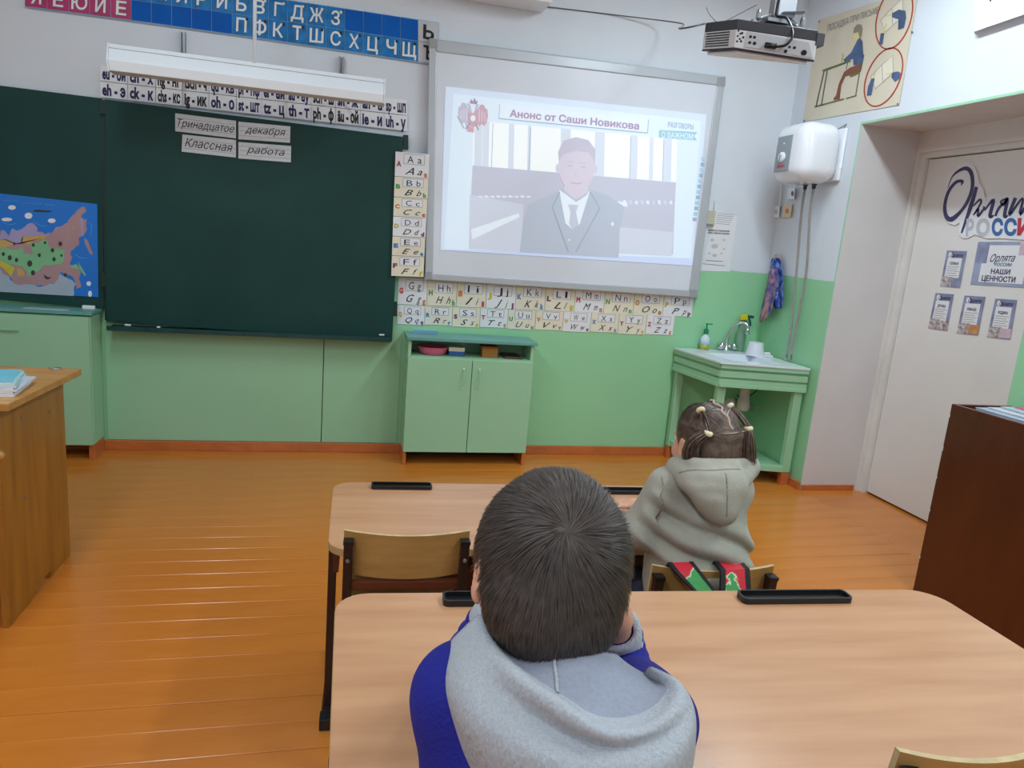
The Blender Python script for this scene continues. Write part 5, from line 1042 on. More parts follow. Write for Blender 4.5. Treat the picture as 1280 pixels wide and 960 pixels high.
# ================================================================ FIGURES: one smooth surface from blended tapered limbs
def vlen(a): return np.sqrt((a * a).sum(-1))
def cap_(p, a, b, ra, rb):
    a = np.array(a, np.float32); b = np.array(b, np.float32); ba = b - a; pa = p - a
    h = np.clip((pa @ ba) / (ba @ ba), 0, 1); return vlen(pa - h[:, None] * ba) - (ra + (rb - ra) * h)
def ell_(p, c, r, R=None):
    q = p - np.array(c, np.float32)
    if R is not None: q = q @ np.array(R, np.float32).T
    r = np.array(r, np.float32); k0 = vlen(q / r); k1 = vlen(q / (r * r)); return k0 * (k0 - 1) / np.maximum(k1, 1e-6)
def smin(a, b, k): h = np.maximum(k - np.abs(a - b), 0) / k; return np.minimum(a, b) - h * h * k * .25
def smax(a, b, k): return -smin(-a, -b, k)
def nets(f, lo, hi, h):
    """surface nets over a sparse block grid"""
    B = 8; lo = np.array(lo, float); n = np.ceil((np.array(hi) - lo) / h).astype(int); n = ((n + B) // B) * B
    G = np.full(tuple(n), 1.0, np.float32); nb = n // B
    bi = np.stack(np.meshgrid(*[np.arange(k) for k in nb], indexing='ij'), -1).reshape(-1, 3)
    d = f((lo + (bi * B + B / 2) * h).astype(np.float32)); act = np.abs(d) < B * h * 1.35; ins = (d < 0) & ~act
    for i, j, k in bi[ins]: G[i * B:i * B + B, j * B:j * B + B, k * B:k * B + B] = -1
    loc = np.stack(np.meshgrid(*[np.arange(B)] * 3, indexing='ij'), -1).reshape(-1, 3)
    ab = bi[act]; CH = 600
    for s in range(0, len(ab), CH):
        blk = ab[s:s + CH]; idx = (blk[:, None, :] * B + loc[None]).reshape(-1, 3); v = f((lo + idx * h).astype(np.float32)); G[idx[:, 0], idx[:, 1], idx[:, 2]] = v
    S = G < 0; c = [slice(None, -1), slice(1, None)]
    cnt = sum(S[c[a], c[b_], c[e]].astype(np.int8) for a in (0, 1) for b_ in (0, 1) for e in (0, 1)); cell = (cnt > 0) & (cnt < 8)
    ci = np.argwhere(cell); vid = np.full(cell.shape, -1, np.int64); vid[cell] = np.arange(len(ci))
    acc = np.zeros((len(ci), 3)); num = np.zeros(len(ci)); cr = [(a, b_, e) for a in (0, 1) for b_ in (0, 1) for e in (0, 1)]
    g = lambda o: G[ci[:, 0] + o[0], ci[:, 1] + o[1], ci[:, 2] + o[2]]
    for a in cr:
        for ax in range(3):
            if a[ax] == 0:
                b_ = list(a); b_[ax] = 1; ga, gb = g(a), g(b_); m = (ga < 0) != (gb < 0); t = np.where(m, ga / np.where(m, ga - gb, 1), 0)
                p = np.array(a, float)[None] + 0 * acc; p[:, ax] += t; acc[m] += p[m]; num[m] += 1
    V = lo + (ci + acc / np.maximum(num, 1)[:, None]) * h; Fs = []
    for ax in range(3):
        u, v = (ax + 1) % 3, (ax + 2) % 3; sl0 = [slice(1, -1)] * 3; sl0[ax] = slice(0, -1); sl1 = list(sl0); sl1[ax] = slice(1, None)
        s0 = S[tuple(sl0)]; s1 = S[tuple(sl1)]; off = np.array([1, 1, 1]); off[ax] = 0
        for flip in (0, 1):
            e = np.argwhere((s0 & ~s1) if not flip else (~s0 & s1)) + off
            if not len(e): continue
            du = np.zeros(3, int); du[u] = 1; dv = np.zeros(3, int); dv[v] = 1; lim = np.array(cell.shape) - 1
            q = [vid[tuple(np.minimum(e - x, lim).T)] for x in (du + dv, dv, 0 * du, du)]; q = np.stack(q, 1)
            if flip: q = q[:, ::-1]
            Fs.append(q[(q >= 0).all(1)])
    return V, np.concatenate(Fs)
def mesh_np(name, V, Fc, m, parent, smooth=True, it=0, uv=None):
    V = V - ORG.get(parent, np.zeros(3)); me = bpy.data.meshes.new(name); me.vertices.add(len(V)); me.vertices.foreach_set('co', V.astype(np.float32).ravel())
    k = Fc.shape[1]; me.loops.add(Fc.size); me.loops.foreach_set('vertex_index', Fc.astype(np.int32).ravel()); me.polygons.add(len(Fc)); me.polygons.foreach_set('loop_start', np.arange(0, Fc.size, k, dtype=np.int32))
    me.polygons.foreach_set('use_smooth', [smooth] * len(Fc)); me.materials.append(m); me.update(calc_edges=True); me.validate()
    o = bpy.data.objects.new(name, me); C.objects.link(o); o.parent = parent; ORG[o] = ORG.get(parent, np.zeros(3))
    if it: md = o.modifiers.new('s', 'SMOOTH'); md.iterations = it; md.factor = .5
    return o
def sdf_obj(name, f, lo, hi, h, m, parent, it=2):
    V, Fc = nets(f, lo, hi, h); return mesh_np(name, V, Fc, m, parent, True, it)
def noise3(p, s, seed=0):
    r = np.random.RandomState(seed); o = 0
    for k in range(4):
        w_ = r.randn(3); w_ = w_ / np.linalg.norm(w_) * s * (1 + .5 * k); o = o + np.sin(p @ w_ + r.rand() * 6.28) / (1 + k)
    return o / 2
class Head:
    """frame of a head: centre, pitch forward, turn; x right, y face, z crown"""
    def __init__(s, c, pitch, yaw=0, roll=0, k=1.0):
        s.c = np.array(c, float); s.k = k
        Rx = np.array(Matrix.Rotation(-pitch, 3, 'X')); Rz = np.array(Matrix.Rotation(yaw, 3, 'Z')); Ry = np.array(Matrix.Rotation(roll, 3, 'Y')); s.R = Rz @ Ry @ Rx
    def w(s, x, y, z): return s.c + s.R @ (np.array([x, y, z]) * s.k)
    def loc(s, p): return ((p - s.c.astype(np.float32)) @ s.R.astype(np.float32)) / s.k
    def skull(s, q):
        d = ell_(q, (0, -.008, .012), (.073, .089, .082)); d = smin(d, ell_(q, (0, .028, -.045), (.058, .058, .068)), .03); d = smin(d, ell_(q, (0, -.035, -.04), (.058, .052, .05)), .03)
        d = smin(d, ell_(q, (0, .066, -.088), (.026, .020, .018)), .02)                                                            # chin
        d = smin(d, cap_(q, (0, .082, -.012), (0, .096, -.038), .007, .010), .012); 
        for x in (-1, 1):
            d = smin(d, ell_(q, (x * .009, .090, -.040), (.006, .006, .005)), .006); d = smin(d, cap_(q, (x * .012, .082, .012), (x * .045, .070, .010), .006, .005), .012)
            d = smax(d, -ell_(q, (x * .030, .088, -.006), (.014, .008, .009)), .010); d = smin(d, ell_(q, (x * .042, .058, -.038), (.018, .020, .020)), .02)
            e = ell_(q, (x * .076, -.004, -.020), (.009, .018, .030)); e = smax(e, -ell_(q, (x * .084, -.001, -.016), (.006, .011, .019)), .005); d = smin(d, e, .006)   # ears
        d = smin(d, ell_(q, (0, .084, -.060), (.020, .007, .005)), .006); d = smin(d, ell_(q, (0, .082, -.070), (.017, .007, .005)), .006)
        return d * s.k
def hand_sdf(d, p, wr, palm, tip, side, k=1.0, curl=(0, 0, 0)):
    """palm and five unequal fingers; side = direction from index to little finger"""
    wr, palm, tip, side = [np.array(a, float) for a in (wr, palm, tip, side)]; ax = (tip - palm) / np.linalg.norm(tip - palm); side = side - ax * (side @ ax); side /= np.linalg.norm(side); nr = np.cross(ax, side); cu = np.array(curl, float)
    d = smin(d, cap_(p, wr, palm, .019 * k, .022 * k), .02)
    for i in (-1, 0, 1): d = smin(d, cap_(p, palm + side * i * .014 * k - ax * .012 * k, palm + side * i * .016 * k + ax * .022 * k, .012 * k, .010 * k), .010)
    out = d
    for i, L in enumerate((.050, .056, .052, .042)):
        b0 = palm + side * (-.024 + .016 * i) * k + ax * .026 * k; m1 = b0 + ax * L * .45 * k + cu * .006; m2 = m1 + ax * L * .33 * k + cu * .014; m3 = m2 + ax * L * .22 * k + cu * .016
        f = np.minimum(np.minimum(cap_(p, b0, m1, .0078 * k, .0072 * k), cap_(p, m1, m2, .0072 * k, .0065 * k)), cap_(p, m2, m3, .0065 * k, .0055 * k)); out = smin(out, f, .004)
    t0 = palm - side * .016 * k - ax * .014 * k; t1 = t0 - side * .022 * k + ax * .018 * k + cu * .006; t2 = t1 - side * .006 * k + ax * .024 * k + cu * .008
    f = np.minimum(cap_(p, t0, t1, .010 * k, .0085 * k), cap_(p, t1, t2, .0085 * k, .0065 * k)); return smin(out, f, .006)
def face_bits(H, par):
    for x in (-1, 1):
        c = H.w(x * .030, .076, -.006); ax = H.w(x * .030, .09, -.008) - c; b = MB(); bm = bmesh.new(); bmesh.ops.create_uvsphere(bm, u_segments=14, v_segments=10, radius=.0115 * H.k)
        b.add([np.array(v.co) + c for v in bm.verts], [tuple(v.index for v in f.verts) for f in bm.faces], M_eyew); bm.free(); e = b.build('eye', par, smooth=True)
        b = MB(); b.lathe(c, [(.0058 * H.k, .0098 * H.k), (.0045 * H.k, .0116 * H.k)], M_iris, 14, ax); b.build('iris', e)
    b = MB(); b.tube(smooth_path([H.w(-.020, .0835, -.066), H.w(0, .0925, -.065), H.w(.020, .0835, -.066)], 5), .0022, M_lip, 6); b.build('mouth', par, smooth=True)
def strands(name, par, m, roots, norms, dirs, L, wd, lift=.25, bend=0.0, seg=3, seed=1, extra=None):
    r = np.random.RandomState(seed); n = len(roots); L = L * (0.75 + .5 * r.rand(n))[:, None]; side = np.cross(dirs, norms); side /= vlen(side)[:, None] + 1e-9
    side = side + norms * (r.rand(n, 1) - .5) * .9; dirs = dirs + side * (r.rand(n, 1) - .5) * .22; pts = []
    for k in range(seg + 1):
        t = k / seg; pts.append(roots + dirs * L * t + norms * L * (lift * t - bend * t * t))
    V = []; 
    for k, p in enumerate(pts):
        w_ = wd * (1 - .75 * k / seg); V += [p - side * w_ / 2, p + side * w_ / 2]
    V = np.stack(V, 1).reshape(-1, 3); b0 = np.arange(n) * 2 * (seg + 1)
    Fc = np.concatenate([np.stack([b0 + 2 * k, b0 + 2 * k + 1, b0 + 2 * k + 3, b0 + 2 * k + 2], 1) for k in range(seg)])
    if extra is not None: V2, F2 = extra; Fc = np.concatenate([Fc, F2 + len(V)]); V = np.concatenate([V, V2])
    return mesh_np(name, V, Fc, m, par, True)
def sample(V, Fc, n, seed=3, keep=None):
    r = np.random.RandomState(seed); a, b_, c_, d_ = [V[Fc[:, i]] for i in range(4)]; N = np.cross(c_ - a, d_ - b_); A = vlen(N); N = N / (A[:, None] + 1e-12); i = r.choice(len(Fc), n, p=A / A.sum()); u, v = r.rand(n, 1), r.rand(n, 1)
    P_ = (a[i] * (1 - u) + b_[i] * u) * (1 - v) + (d_[i] * (1 - u) + c_[i] * u) * v; N = N[i]
    if keep is not None: k = keep(P_); P_, N = P_[k], N[k]
    return P_, N
def loft(name, rows, m, par, solid=.006, sub_=2, close=False, m2=None):
    """sheet of cloth through rows of (px, py, depth) guide points"""
    R_ = [[P(*p) for p in r] for r in rows]; n = len(R_[0]); vs = [p for r in R_ for p in r]; b = MB()
    b.add(vs, [(i * n + j, i * n + j + 1, (i + 1) * n + j + 1, (i + 1) * n + j) for i in range(len(R_) - 1) for j in range(n - 1)], m)
    o = b.build(name, par, smooth=True); md = o.modifiers.new('u', 'SUBSURF'); md.levels = sub_; md.render_levels = sub_
    md = o.modifiers.new('s', 'SOLIDIFY'); md.thickness = solid; md.offset = 0; return o

# ---------------------------------------------------------------- the boy at the nearest desk
def boy():
    t = thing('person', 'boy with short dark hair and grey-hooded blue sweatshirt leaning on the nearest desk', 'person', (.24, -3.80, 0))
    H = Head((.231, -3.690, 1.035), math.radians(20), 0, math.radians(8), 1.0)
    ND = np.array((.236, -3.745, .93)); CH = (.236, -3.775, .79); BE = (.238, -3.83, .62); PV = (.24, -3.83, .535)
    SL = (.147, -3.718, .892); SR = (.356, -3.735, .862); EL = (.188, -3.495, .775); ER = (.420, -3.500, .768); WL = (.222, -3.590, .945); WR = (.364, -3.588, .905)
    HLp, HLt = (.208, -3.600, .975), (.185, -3.606, 1.04); HRp, HRt = (.342, -3.612, .950), (.320, -3.618, 1.02)
    KL, KR = (.15, -3.47, .50), (.33, -3.47, .50); AL, AR = (.15, -3.45, .09), (.33, -3.42, .09)
    def body(p):
        q = H.loc(p); d = H.skull(q); d = smin(d, cap_(p, H.w(0, -.035, -.05), ND - [0, .0, .05], .046, .047), .03)
        d = smin(d, cap_(p, ND - [0, 0, .06], CH, .05, .082), .04); d = smin(d, ell_(p, CH, (.105, .066, .11)), .05); d = smin(d, cap_(p, CH, PV, .082, .09), .05)
        for S_, E_, W_ in ((SL, EL, WL), (SR, ER, WR)): d = smin(d, cap_(p, S_, E_, .036, .028), .03); d = smin(d, cap_(p, E_, W_, .027, .019), .015)
        for K_, A_, x in ((KL, AL, -.055), (KR, AR, .055)): d = smin(d, cap_(p, np.array(PV) + [x, 0, -.02], K_, .062, .045), .04); d = smin(d, cap_(p, K_, A_, .044, .03), .02)
        d = hand_sdf(d, p, WL, HLp, HLt, (-.5, .6, 0), .95, (0, -.3, .1)); d = hand_sdf(d, p, WR, HRp, HRt, (.6, .6, .1), .95, (-.4, -.3, .1)); return d
    bo = sdf_obj('body', body, (.02, -3.96, .03), (.52, -3.36, 1.17), .0045, M_skin, t, 1); face_bits(H, t)
    # hair: cap plus short strands radiating from the whorl
    wh = (-.016, -.088, .036)
    def cap(p, g=0.0):
        q = H.loc(p); d = ell_(q, (0, -.008, .012), (.078 + g, .095 + g, .087 + g)); d = smin(d, ell_(q, (-.004, -.039, -.047), (.067 + g, .058 + g, .050 + g)), .035)
        d = smax(d, (q[:, 1] * .92 - q[:, 2] * .55 - .036), .008)      # face side cut away
        for x in (-1, 1): d = smax(d, -ell_(q, (x * .080, .004, -.030), (.013, .024, .034)), .006)
        d = smax(d, -(q[:, 2] + .100 + q[:, 1] * .15), .006); return d
    V, Fc = nets(cap, (.12, -3.83, .88), (.36, -3.55, 1.17), .0045)
    Pp, Nn = sample(V, Fc, 30000, keep=lambda P_: (lambda q: (q[:, 1] * .92 - q[:, 2] * .55 < .024) & (q[:, 2] > -.106) & (ell_(q, (0, -.008, .012), (.066, .083, .075)) > 0))(H.loc(P_.astype(np.float32))))
    W_ = H.w(*wh); T_ = Pp - W_; T_ = T_ - Nn * (T_ * Nn).sum(1)[:, None]; rad = vlen(Pp - W_); T_ /= vlen(T_)[:, None] + 1e-9
    sw = np.cross(Nn, T_); T_ = T_ + sw * (.55 * np.exp(-rad / .05))[:, None]; T_ += .10 * np.stack([noise3(Pp, 60, s) for s in (1, 2, 3)], 1); T_ /= vlen(T_)[:, None]
    Lh = np.where(H.loc(Pp.astype(np.float32))[:, 2] < -.02, .016, .028)[:, None]
    ho = strands('hair', t, M_hairb, Pp, Nn, T_, Lh, .0011, .30, .28, extra=(V, Fc))
    # sweatshirt
    def jac(p):
        d = smin(cap_(p, (.236, -3.755, .86), CH, .075, .104), ell_(p, CH, (.128, .088, .125)), .05); d = smin(d, cap_(p, CH, BE, .10, .112), .05); d = smin(d, cap_(p, BE, (.24, -3.83, .545), .112, .104), .05)
        d = smin(d, cap_(p, SL, (.166, -3.81, .68), .046, .075), .04); d = smin(d, cap_(p, SL, (.20, -3.75, .88), .046, .046), .03)
        for S_, E_, W2_, sd in ((SL, EL, WL, 1), (SR, ER, WR, 2)):
            d = smin(d, cap_(p, S_, E_, .051, .039), .045); d = smin(d, cap_(p, E_, np.array(W2_) * .62 + np.array(E_) * .38, .043, .037), .015)
        dS = cap_(p, ER, WR, 0, 0); fold = np.sin(p[:, 2] * 260) * .0022 * np.exp(-((p[:, 0] - .42) / .07) ** 2 - ((p[:, 1] + 3.54) / .07) ** 2) + np.sin(p[:, 2] * 230 + 1) * .0022 * np.exp(-((p[:, 0] - .21) / .05) ** 2 - ((p[:, 1] + 3.52) / .06) ** 2)
        d = d + fold + noise3(p, 26, 5) * .0035
        d = smax(d, -cap_(p, (.236, -3.735, .87), (.236, -3.69, 1.02), .052, .07), .01); return d
    jk = sdf_obj('sweatshirt', jac, (.0, -3.99, .42), (.54, -3.40, 1.0), .005, M_jacket, t, 2)
    for W2_, E_ in ((WL, EL), (WR, ER)):
        W2_ = np.array(W2_); E_ = np.array(E_); ax = (W2_ - E_) / np.linalg.norm(W2_ - E_); c = W2_ * .66 + E_ * .34; b = MB()
        b.lathe(c, [(.0325, -.014), (.0355, -.010), (.0355, .0), (.0335, .026), (.030, .029), (.024, .027), (.022, .0)], M_marl, 26, ax); b.lathe(c, [(.0350, -.012), (.0362, -.009), (.0352, -.006)], M_paper, 26, ax); b.build('cuff', t, smooth=True)
    # grey hood lying open behind the neck
    rows = [
        [(640, 795, .78), (640, 808, .735), (662, 812, .705), (690, 812, .695), (715, 812, .695), (740, 813, .70), (760, 816, .72), (770, 822, .75), (774, 830, .78), (778, 838, .80)],
        [(628, 790, .78), (630, 812, .730), (662, 832, .695), (694, 842, .682), (724, 850, .678), (752, 846, .685), (776, 848, .690), (812, 866, .742), (822, 856, .765), (797, 845, .785)],
        [(612, 780, .778), (614, 806, .728), (650, 846, .668), (697, 878, .640), (738, 910, .622), (776, 914, .625), (812, 902, .642), (842, 872, .668), (840, 853, .71), (810, 843, .765)],
        [(605, 772, .775), (611, 801, .720), (647, 841, .656), (698, 874, .628), (738, 908, .611), (777, 917, .613), (818, 905, .630), (849, 876, .655), (846, 852, .70), (812, 840, .76)],
        [(598, 770, .772), (604, 800, .712), (638, 845, .648), (690, 882, .620), (735, 917, .604), (777, 927, .606), (824, 914, .623), (856, 882, .650), (853, 851, .698), (814, 838, .762)],
        [(590, 778, .764), (590, 812, .706), (624, 862, .662), (680, 902, .648), (730, 932, .630), (777, 937, .618), (828, 926, .632), (862, 896, .652), (862, 860, .695), (817, 840, .765)],
        [(574, 796, .762), (566, 836, .702), (592, 890, .648), (652, 930, .612), (712, 958, .590), (776, 964, .592), (836, 956, .606), (869, 915, .640), (868, 876, .70), (820, 844, .775)],
        [(564, 806, .775), (557, 848, .715), (570, 902, .668), (606, 962, .640), (672, 1000, .618), (776, 1015, .605), (838, 998, .622), (868, 945, .655), (867, 890, .71), (822, 848, .785)],
        [(568, 812, .79), (562, 860, .735), (574, 930, .70), (612, 1000, .675), (684, 1045, .655), (776, 1055, .645), (836, 1035, .660), (864, 970, .685), (862, 900, .735), (822, 852, .80)]]
    hd = loft('hood', rows, M_marl, t, .007, 3)
    hd.data.materials.append(M_lining); me = hd.data
    for i, f in enumerate(me.polygons): f.material_index = 1 if i < 9 * 2 else 0
    tx = bpy.data.textures.new('hood_folds', 'CLOUDS'); tx.noise_scale = .075; tx.noise_depth = 1; md = hd.modifiers.new('d', 'DISPLACE'); md.texture = tx; md.strength = .006; md.mid_level = .5; md.texture_coords = 'LOCAL'
    b = MB(); b.tube(smooth_path([P(692, 816, .688), P(695, 842, .676), P(697, 866, .644)], 5), .0018, M_marl, 6); sm = b.build('hood_seam', t, smooth=True); md = sm.modifiers.new('w', 'SHRINKWRAP'); md.target = hd; md.wrap_mode = 'ABOVE_SURFACE'; md.offset = .0012
    for q in (((863, 896), (867, 900), (869, 908), (866, 910)), ((528, 822), (533, 816), (536, 819), (531, 826))):
        pass
    # trousers, shoes
    def tro(p):
        d = None
        for K_, A_, x in ((KL, AL, -.055), (KR, AR, .055)):
            e = smin(cap_(p, np.array(PV) + [x, 0, -.015], K_, .078, .058), cap_(p, K_, A_, .057, .046), .03); d = e if d is None else smin(d, e, .03)
        return d + noise3(p, 40, 8) * .003
    sdf_obj('trousers', tro, (.02, -3.94, .03), (.46, -3.34, .64), .008, M_jeans, t, 2)
    for A_ in (AL, AR):
        b = rbox((A_[0], A_[1] + .045, .036), (.078, .20, .072), .03, M_shoe, 4); b.build('shoe', t, smooth=True)
boy()

# ---------------------------------------------------------------- the girl at the front desk
def girl():
    t = thing('person', 'girl with hair in small ponytails and a grey-green hoodie, sitting at the front desk', 'person', (.92, -2.85, 0))
    H = Head((.915, -2.800, .922), math.radians(6), math.radians(10), math.radians(-3), .98)
    ND = np.array((.913, -2.83, .82)); CH = (.905, -2.84, .69); PV = (.90, -2.83, .462)
    SL = P(836, 606, 1.77); SR = P(916, 612, 1.80); EL = P(800, 662, 1.80); WL = P(770, 671, 1.90); ER = (.985, -2.66, .63); WR = (.93, -2.50, .62)
    HLp = WL + np.array([-.034, .022, .0]); HLt = HLp + np.array([-.055, .022, -.003]); HRp = np.array(WR) + [-.04, .03, -.004]; HRt = HRp + [-.06, .02, -.003]
    KL, KR = (.83, -2.49, .405), (.97, -2.49, .405); AL, AR = (.83, -2.46, .08), (.97, -2.42, .08)
    def body(p):
        q = H.loc(p); d = H.skull(q); d = smin(d, cap_(p, H.w(0, -.03, -.05), ND - [0, 0, .03], .042, .043), .03); d = smin(d, cap_(p, ND - [0, 0, .03], CH, .045, .075), .04); d = smin(d, ell_(p, CH, (.095, .062, .10)), .05); d = smin(d, cap_(p, CH, PV, .078, .085), .05)
        for S_, E_, W_ in ((SL, EL, WL), (SR, ER, WR)): d = smin(d, cap_(p, S_, E_, .033, .026), .03); d = smin(d, cap_(p, E_, W_, .026, .018), .015)
        for K_, A_, x in ((KL, AL, -.05), (KR, AR, .05)): d = smin(d, cap_(p, np.array(PV) + [x, 0, -.02], K_, .06, .042), .04); d = smin(d, cap_(p, K_, A_, .04, .028), .02)
        d = hand_sdf(d, p, WL, HLp, HLt, (-.3, .9, 0), .9, (0, 0, -.2)); d = hand_sdf(d, p, WR, HRp, HRt, (-.3, -.9, 0), .9, (0, 0, -.2)); return d
    sdf_obj('body', body, (.62, -2.98, .03), (1.12, -2.32, 1.04), .005, M_skin, t, 1); face_bits(H, t)
    # hair
    def cap(p):
        q = H.loc(p); d = ell_(q, (0, -.008, .012), (.076, .092, .085)); d = smin(d, ell_(q, (0, -.040, -.045), (.062, .050, .052)), .04); d = smin(d, ell_(q, (0, -.052, -.075), (.055, .030, .045)), .03)
        d = smax(d, (q[:, 1] * .90 - q[:, 2] * .50 - .040), .008)
        for x in (-1, 1): d = smax(d, -ell_(q, (x * .080, .010, -.030), (.014, .024, .036)), .006)
        return d
    V, Fc = nets(cap, (.79, -2.95, .74), (1.04, -2.66, 1.05), .005)
    Pp, Nn = sample(V, Fc, 16000, 9, keep=lambda P_: (lambda q: q[:, 1] * .90 - q[:, 2] * .50 < .030)(H.loc(P_.astype(np.float32)))); q = H.loc(Pp.astype(np.float32)); sx = np.where(q[:, 0] > 0, 1, -1)
    tieU = {-1: (-.046, -.035, .075), 1: (.040, -.03, .078)}; tieL = {-1: (-.052, -.075, .030), 1: (.058, -.068, .030)}
    tgt = np.where((q[:, 2] > .045)[:, None], np.where((sx > 0)[:, None], tieU[1], tieU[-1]), np.where((sx > 0)[:, None], tieL[1], tieL[-1])); low = q[:, 2] < -.0
    Dq = tgt - q; Dq[low] = np.stack([q[low, 0] * -.1, q[low, 1] * 0, -np.ones(low.sum())], 1); Dw = Dq @ H.R.T; Dw -= Nn * (Dw * Nn).sum(1)[:, None]; Dw /= vlen(Dw)[:, None] + 1e-9
    strands('hair', t, M_hairg, Pp, Nn, Dw, np.full((len(Pp), 1), .030), .0013, .05, .10, seed=5, extra=(V, Fc))
    M_tie = mat('hair_tie_cream', (232, 222, 180), .7)
    def tress(a, mid, e, r, n=240, seed=0, spread=1.0):
        rr = np.random.RandomState(seed); a, mid, e = [np.array(x, float) for x in (a, mid, e)]; Vv = []; Ff = []
        for k in range(n):
            o = rr.randn(3); o /= np.linalg.norm(o); o *= rr.rand() ** .5; w_ = rr.randn(3); w_ /= np.linalg.norm(w_); w_ *= .0011; pts = []
            for s_ in np.linspace(0, 1, 7):
                c = a * (1 - s_) ** 2 + 2 * mid * s_ * (1 - s_) + e * s_ ** 2; rad = r * (.35 + 1.6 * s_ * spread * (1.15 - s_ * .6)) ; pts.append(c + o * rad)
            b0 = len(Vv)
            for i, p in enumerate(pts): f = 1 - .6 * (i / 6) ** 3; Vv += [p - w_ * f, p + w_ * f]
            Ff += [(b0 + 2 * i, b0 + 2 * i + 1, b0 + 2 * i + 3, b0 + 2 * i + 2) for i in range(6)]
        return np.array(Vv), np.array(Ff)
    for s_ in (-1, 1):
        U_ = H.w(*(np.array(tieU[s_]) + [s_ * .004, -.004, .010])); L_ = H.w(*(np.array(tieL[s_]) + [s_ * .010, -.010, .006])); en = P(866, 576, 1.74) if s_ < 0 else P(934, 577, 1.78); md_ = P(855, 552, 1.72) if s_ < 0 else P(934, 548, 1.76)
        V2, F2 = tress(L_, md_, en, .019, 600, 3 + s_); mesh_np('ponytail', V2, F2, M_hairg, t)
        V2, F2 = tress(U_, (U_ + L_) / 2 + (U_ - H.c) * .10, L_, .010, 260, 6 + s_, .5); mesh_np('ponytail', V2, F2, M_hairg, t)
        for c, ax in ((U_, L_ - U_), (L_, en - L_)):
            b = MB(); b.lathe(c, [(.006, -.006), (.0105, -.004), (.0115, 0), (.0105, .004), (.006, .006)], M_tie, 14, ax); b.build('hair_tie', t, smooth=True)
    zz = [(.002, -.004, .0985), (.006, -.010, .099), (-.002, -.030, .0955), (.003, -.048, .088), (-.003, -.062, .079), (.002, -.074, .067), (0, -.085, .052), (.002, -.092, .04)]
    b = MB(); pts = [H.w(x * 2, y_ * 1.035, .012 + (z - .012) * 1.035) for x, y_, z in zz]; b.tube(smooth_path(pts, 3), .0026, mat('scalp', (196, 168, 152), .6), 6); b.build('parting', t, smooth=True)
    b = MB(); b.tube(smooth_path([H.w(x, -.1025 + abs(x) * .34 , .034 - .04 * abs(x)) for x in (-.035, -.015, 0, .022, .05)], 4), .0013, MATS['scalp'], 5); b.build('parting', t, smooth=True)
    # hoodie
    def hoo(p):
        d = smin(cap_(p, (.91, -2.84, .78), CH, .065, .098), ell_(p, (.903, -2.84, .69), (.118, .085, .13)), .05); d = smin(d, cap_(p, CH, (.915, -2.84, .56), .098, .122), .05); d = smin(d, cap_(p, (.925, -2.84, .58), (.915, -2.83, .485), .122, .110), .05)
        for S_, E_, W_ in ((SL, EL, WL), (SR, ER, WR)): d = smin(d, cap_(p, S_, E_, .050, .042), .05); d = smin(d, cap_(p, E_, W_, .043, .030), .02)
        # folds running down from the left armpit to the right hip, as in the photograph
        s1 = (p[:, 2] - .70) + (p[:, 0] - .82) * .55
        bk = np.clip((-2.84 - p[:, 1]) / .04, 0, 1)
        for o_, a_, w_, sg in ((-.085, .008, .016, -1), (-.055, .009, .010, 1), (-.02, .010, .018, -1), (.012, .011, .010, 1), (.05, .010, .018, -1)): d = d + sg * a_ * bk * np.exp(-((s1 + o_ + .02 * np.sin(p[:, 0] * 18)) / w_) ** 2)
        ap = cap_(p, P(800, 680, 1.70), P(850, 672, 1.66), 0, 0); d = d + .012 * np.exp(-(ap / .012) ** 2)
        d = d + noise3(p, 24, 12) * .005 + noise3(p, 55, 4) * .0015
        d = smax(d, -cap_(p, (.913, -2.82, .80), (.913, -2.80, .93), .05, .07), .01); return d
    ho = sdf_obj('hoodie', hoo, (.62, -3.0, .34), (1.12, -2.36, .90), .005, M_khaki, t, 2)
    seam = smooth_path([P(822, 585, 1.68), P(826, 612, 1.675), P(828, 640, 1.68), P(824, 660, 1.695)], 5)
    def hood(p):
        d = smin(cap_(p, P(868, 596, 1.715), P(912, 592, 1.72), .030, .028), ell_(p, P(893, 604, 1.705), (.085, .055, .045)), .03)
        d = smin(d, ell_(p, P(898, 622, 1.685), (.060, .034, .055)), .03); d = smin(d, ell_(p, P(905, 640, 1.685), (.028, .024, .030)), .03)
        for a, b_ in (((848, 585, 1.76), (860, 596, 1.715)), ((934, 584, 1.80), (926, 598, 1.75)), ((848, 585, 1.76), (862, 577, 1.84)), ((934, 584, 1.80), (925, 578, 1.86))): d = smin(d, cap_(p, P(*a), P(*b_), .027, .028), .02)
        r_ = cap_(p, P(850, 584, 1.76), P(868, 580, 1.70), .012, .013); r_ = smin(r_, cap_(p, P(868, 580, 1.70), P(912, 582, 1.705), .013, .013), .008); r_ = smin(r_, cap_(p, P(912, 582, 1.705), P(932, 578, 1.77), .013, .012), .008); d = smin(d, r_, .012)
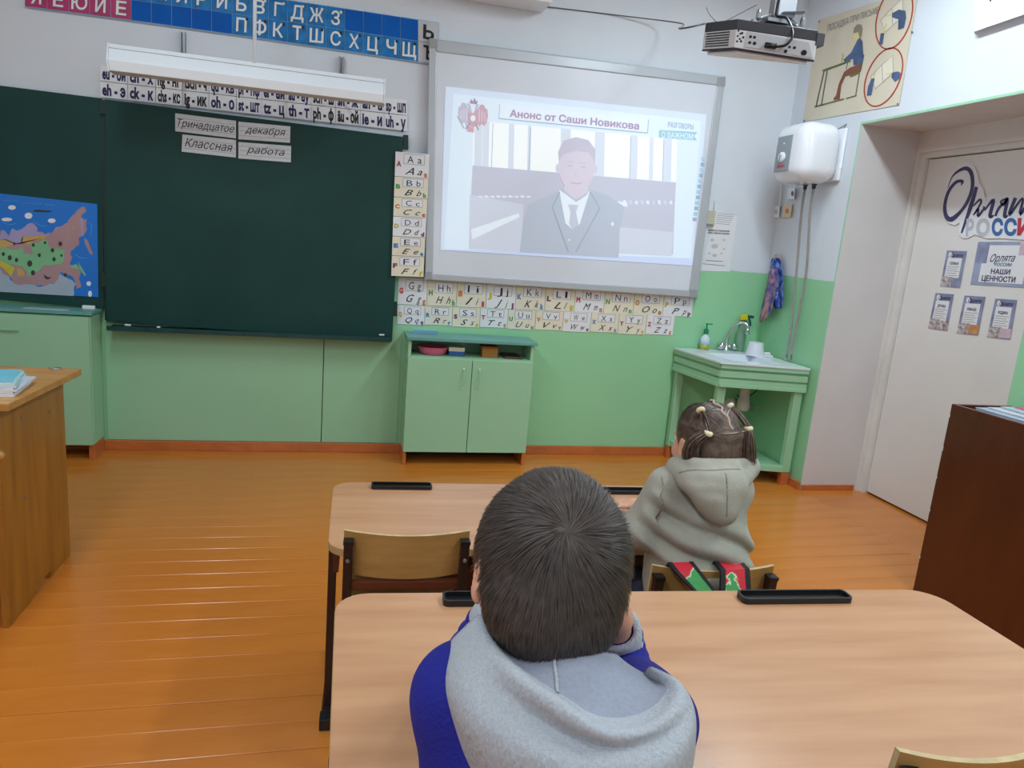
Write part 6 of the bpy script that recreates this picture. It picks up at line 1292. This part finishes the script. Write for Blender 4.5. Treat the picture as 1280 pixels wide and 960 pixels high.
        g1 = cap_(p, P(862, 600, 1.66), P(905, 606, 1.64), 0, 0); g2 = cap_(p, P(906, 606, 1.64), P(907, 640, 1.64), 0, 0); g3 = cap_(p, P(880, 616, 1.64), P(902, 618, 1.64), 0, 0)
        d = d + .006 * np.exp(-(g1 / .014) ** 2) + .002 * np.exp(-(g2 / .004) ** 2) + .008 * np.exp(-(g3 / .012) ** 2) + noise3(p, 38, 15) * .003
        return smax(d, -cap_(p, (.913, -2.81, .80), (.913, -2.795, .95), .050, .062), .012)
    hd = sdf_obj('hood', hood, (.76, -3.02, .62), (1.06, -2.62, .92), .004, M_khaki, t, 2)
    for W_, E_ in ((WL, EL), (WR, ER)):
        W_ = np.array(W_); E_ = np.array(E_); ax = (W_ - E_) / np.linalg.norm(W_ - E_); b = MB(); b.lathe(W_ - ax * .02, [(.028, -.01), (.032, -.006), (.031, .02), (.027, .024), (.02, .022)], M_khaki, 22, ax); b.build('cuff', t, smooth=True)
    def seamline(pts, tg):
        b = MB(); b.tube(smooth_path([P(*q) for q in pts], 6), .0016, M_seam, 5); o = b.build('seam', t, smooth=True); md = o.modifiers.new('w', 'SHRINKWRAP'); md.target = tg; md.wrap_mode = 'ABOVE_SURFACE'; md.offset = .0006
    M_seam = mat('khaki_seam', (140, 138, 126), .95)
    seamline([(822, 588, 1.72), (826, 608, 1.70), (827, 635, 1.70), (823, 662, 1.71)], ho)
    seamline([(907, 592, 1.66), (909, 615, 1.645), (908, 646, 1.655)], hd)
    seamline([(850, 592, 1.70), (868, 588, 1.68), (895, 590, 1.67), (925, 587, 1.69)], hd)
    def tro(p):
        d = None
        for K_, A_, x in ((KL, AL, -.05), (KR, AR, .05)):
            e = smin(cap_(p, np.array(PV) + [x, 0, -.015], K_, .075, .055), cap_(p, K_, A_, .054, .045), .03); d = e if d is None else smin(d, e, .03)
        return d + noise3(p, 40, 8) * .003
    sdf_obj('trousers', tro, (.70, -2.96, .03), (1.10, -2.32, .56), .008, M_jeans, t, 2)
    for A_ in (AL, AR): b = rbox((A_[0], A_[1] + .04, .034), (.072, .185, .066), .028, M_shoe, 4); b.build('shoe', t, smooth=True)
girl()
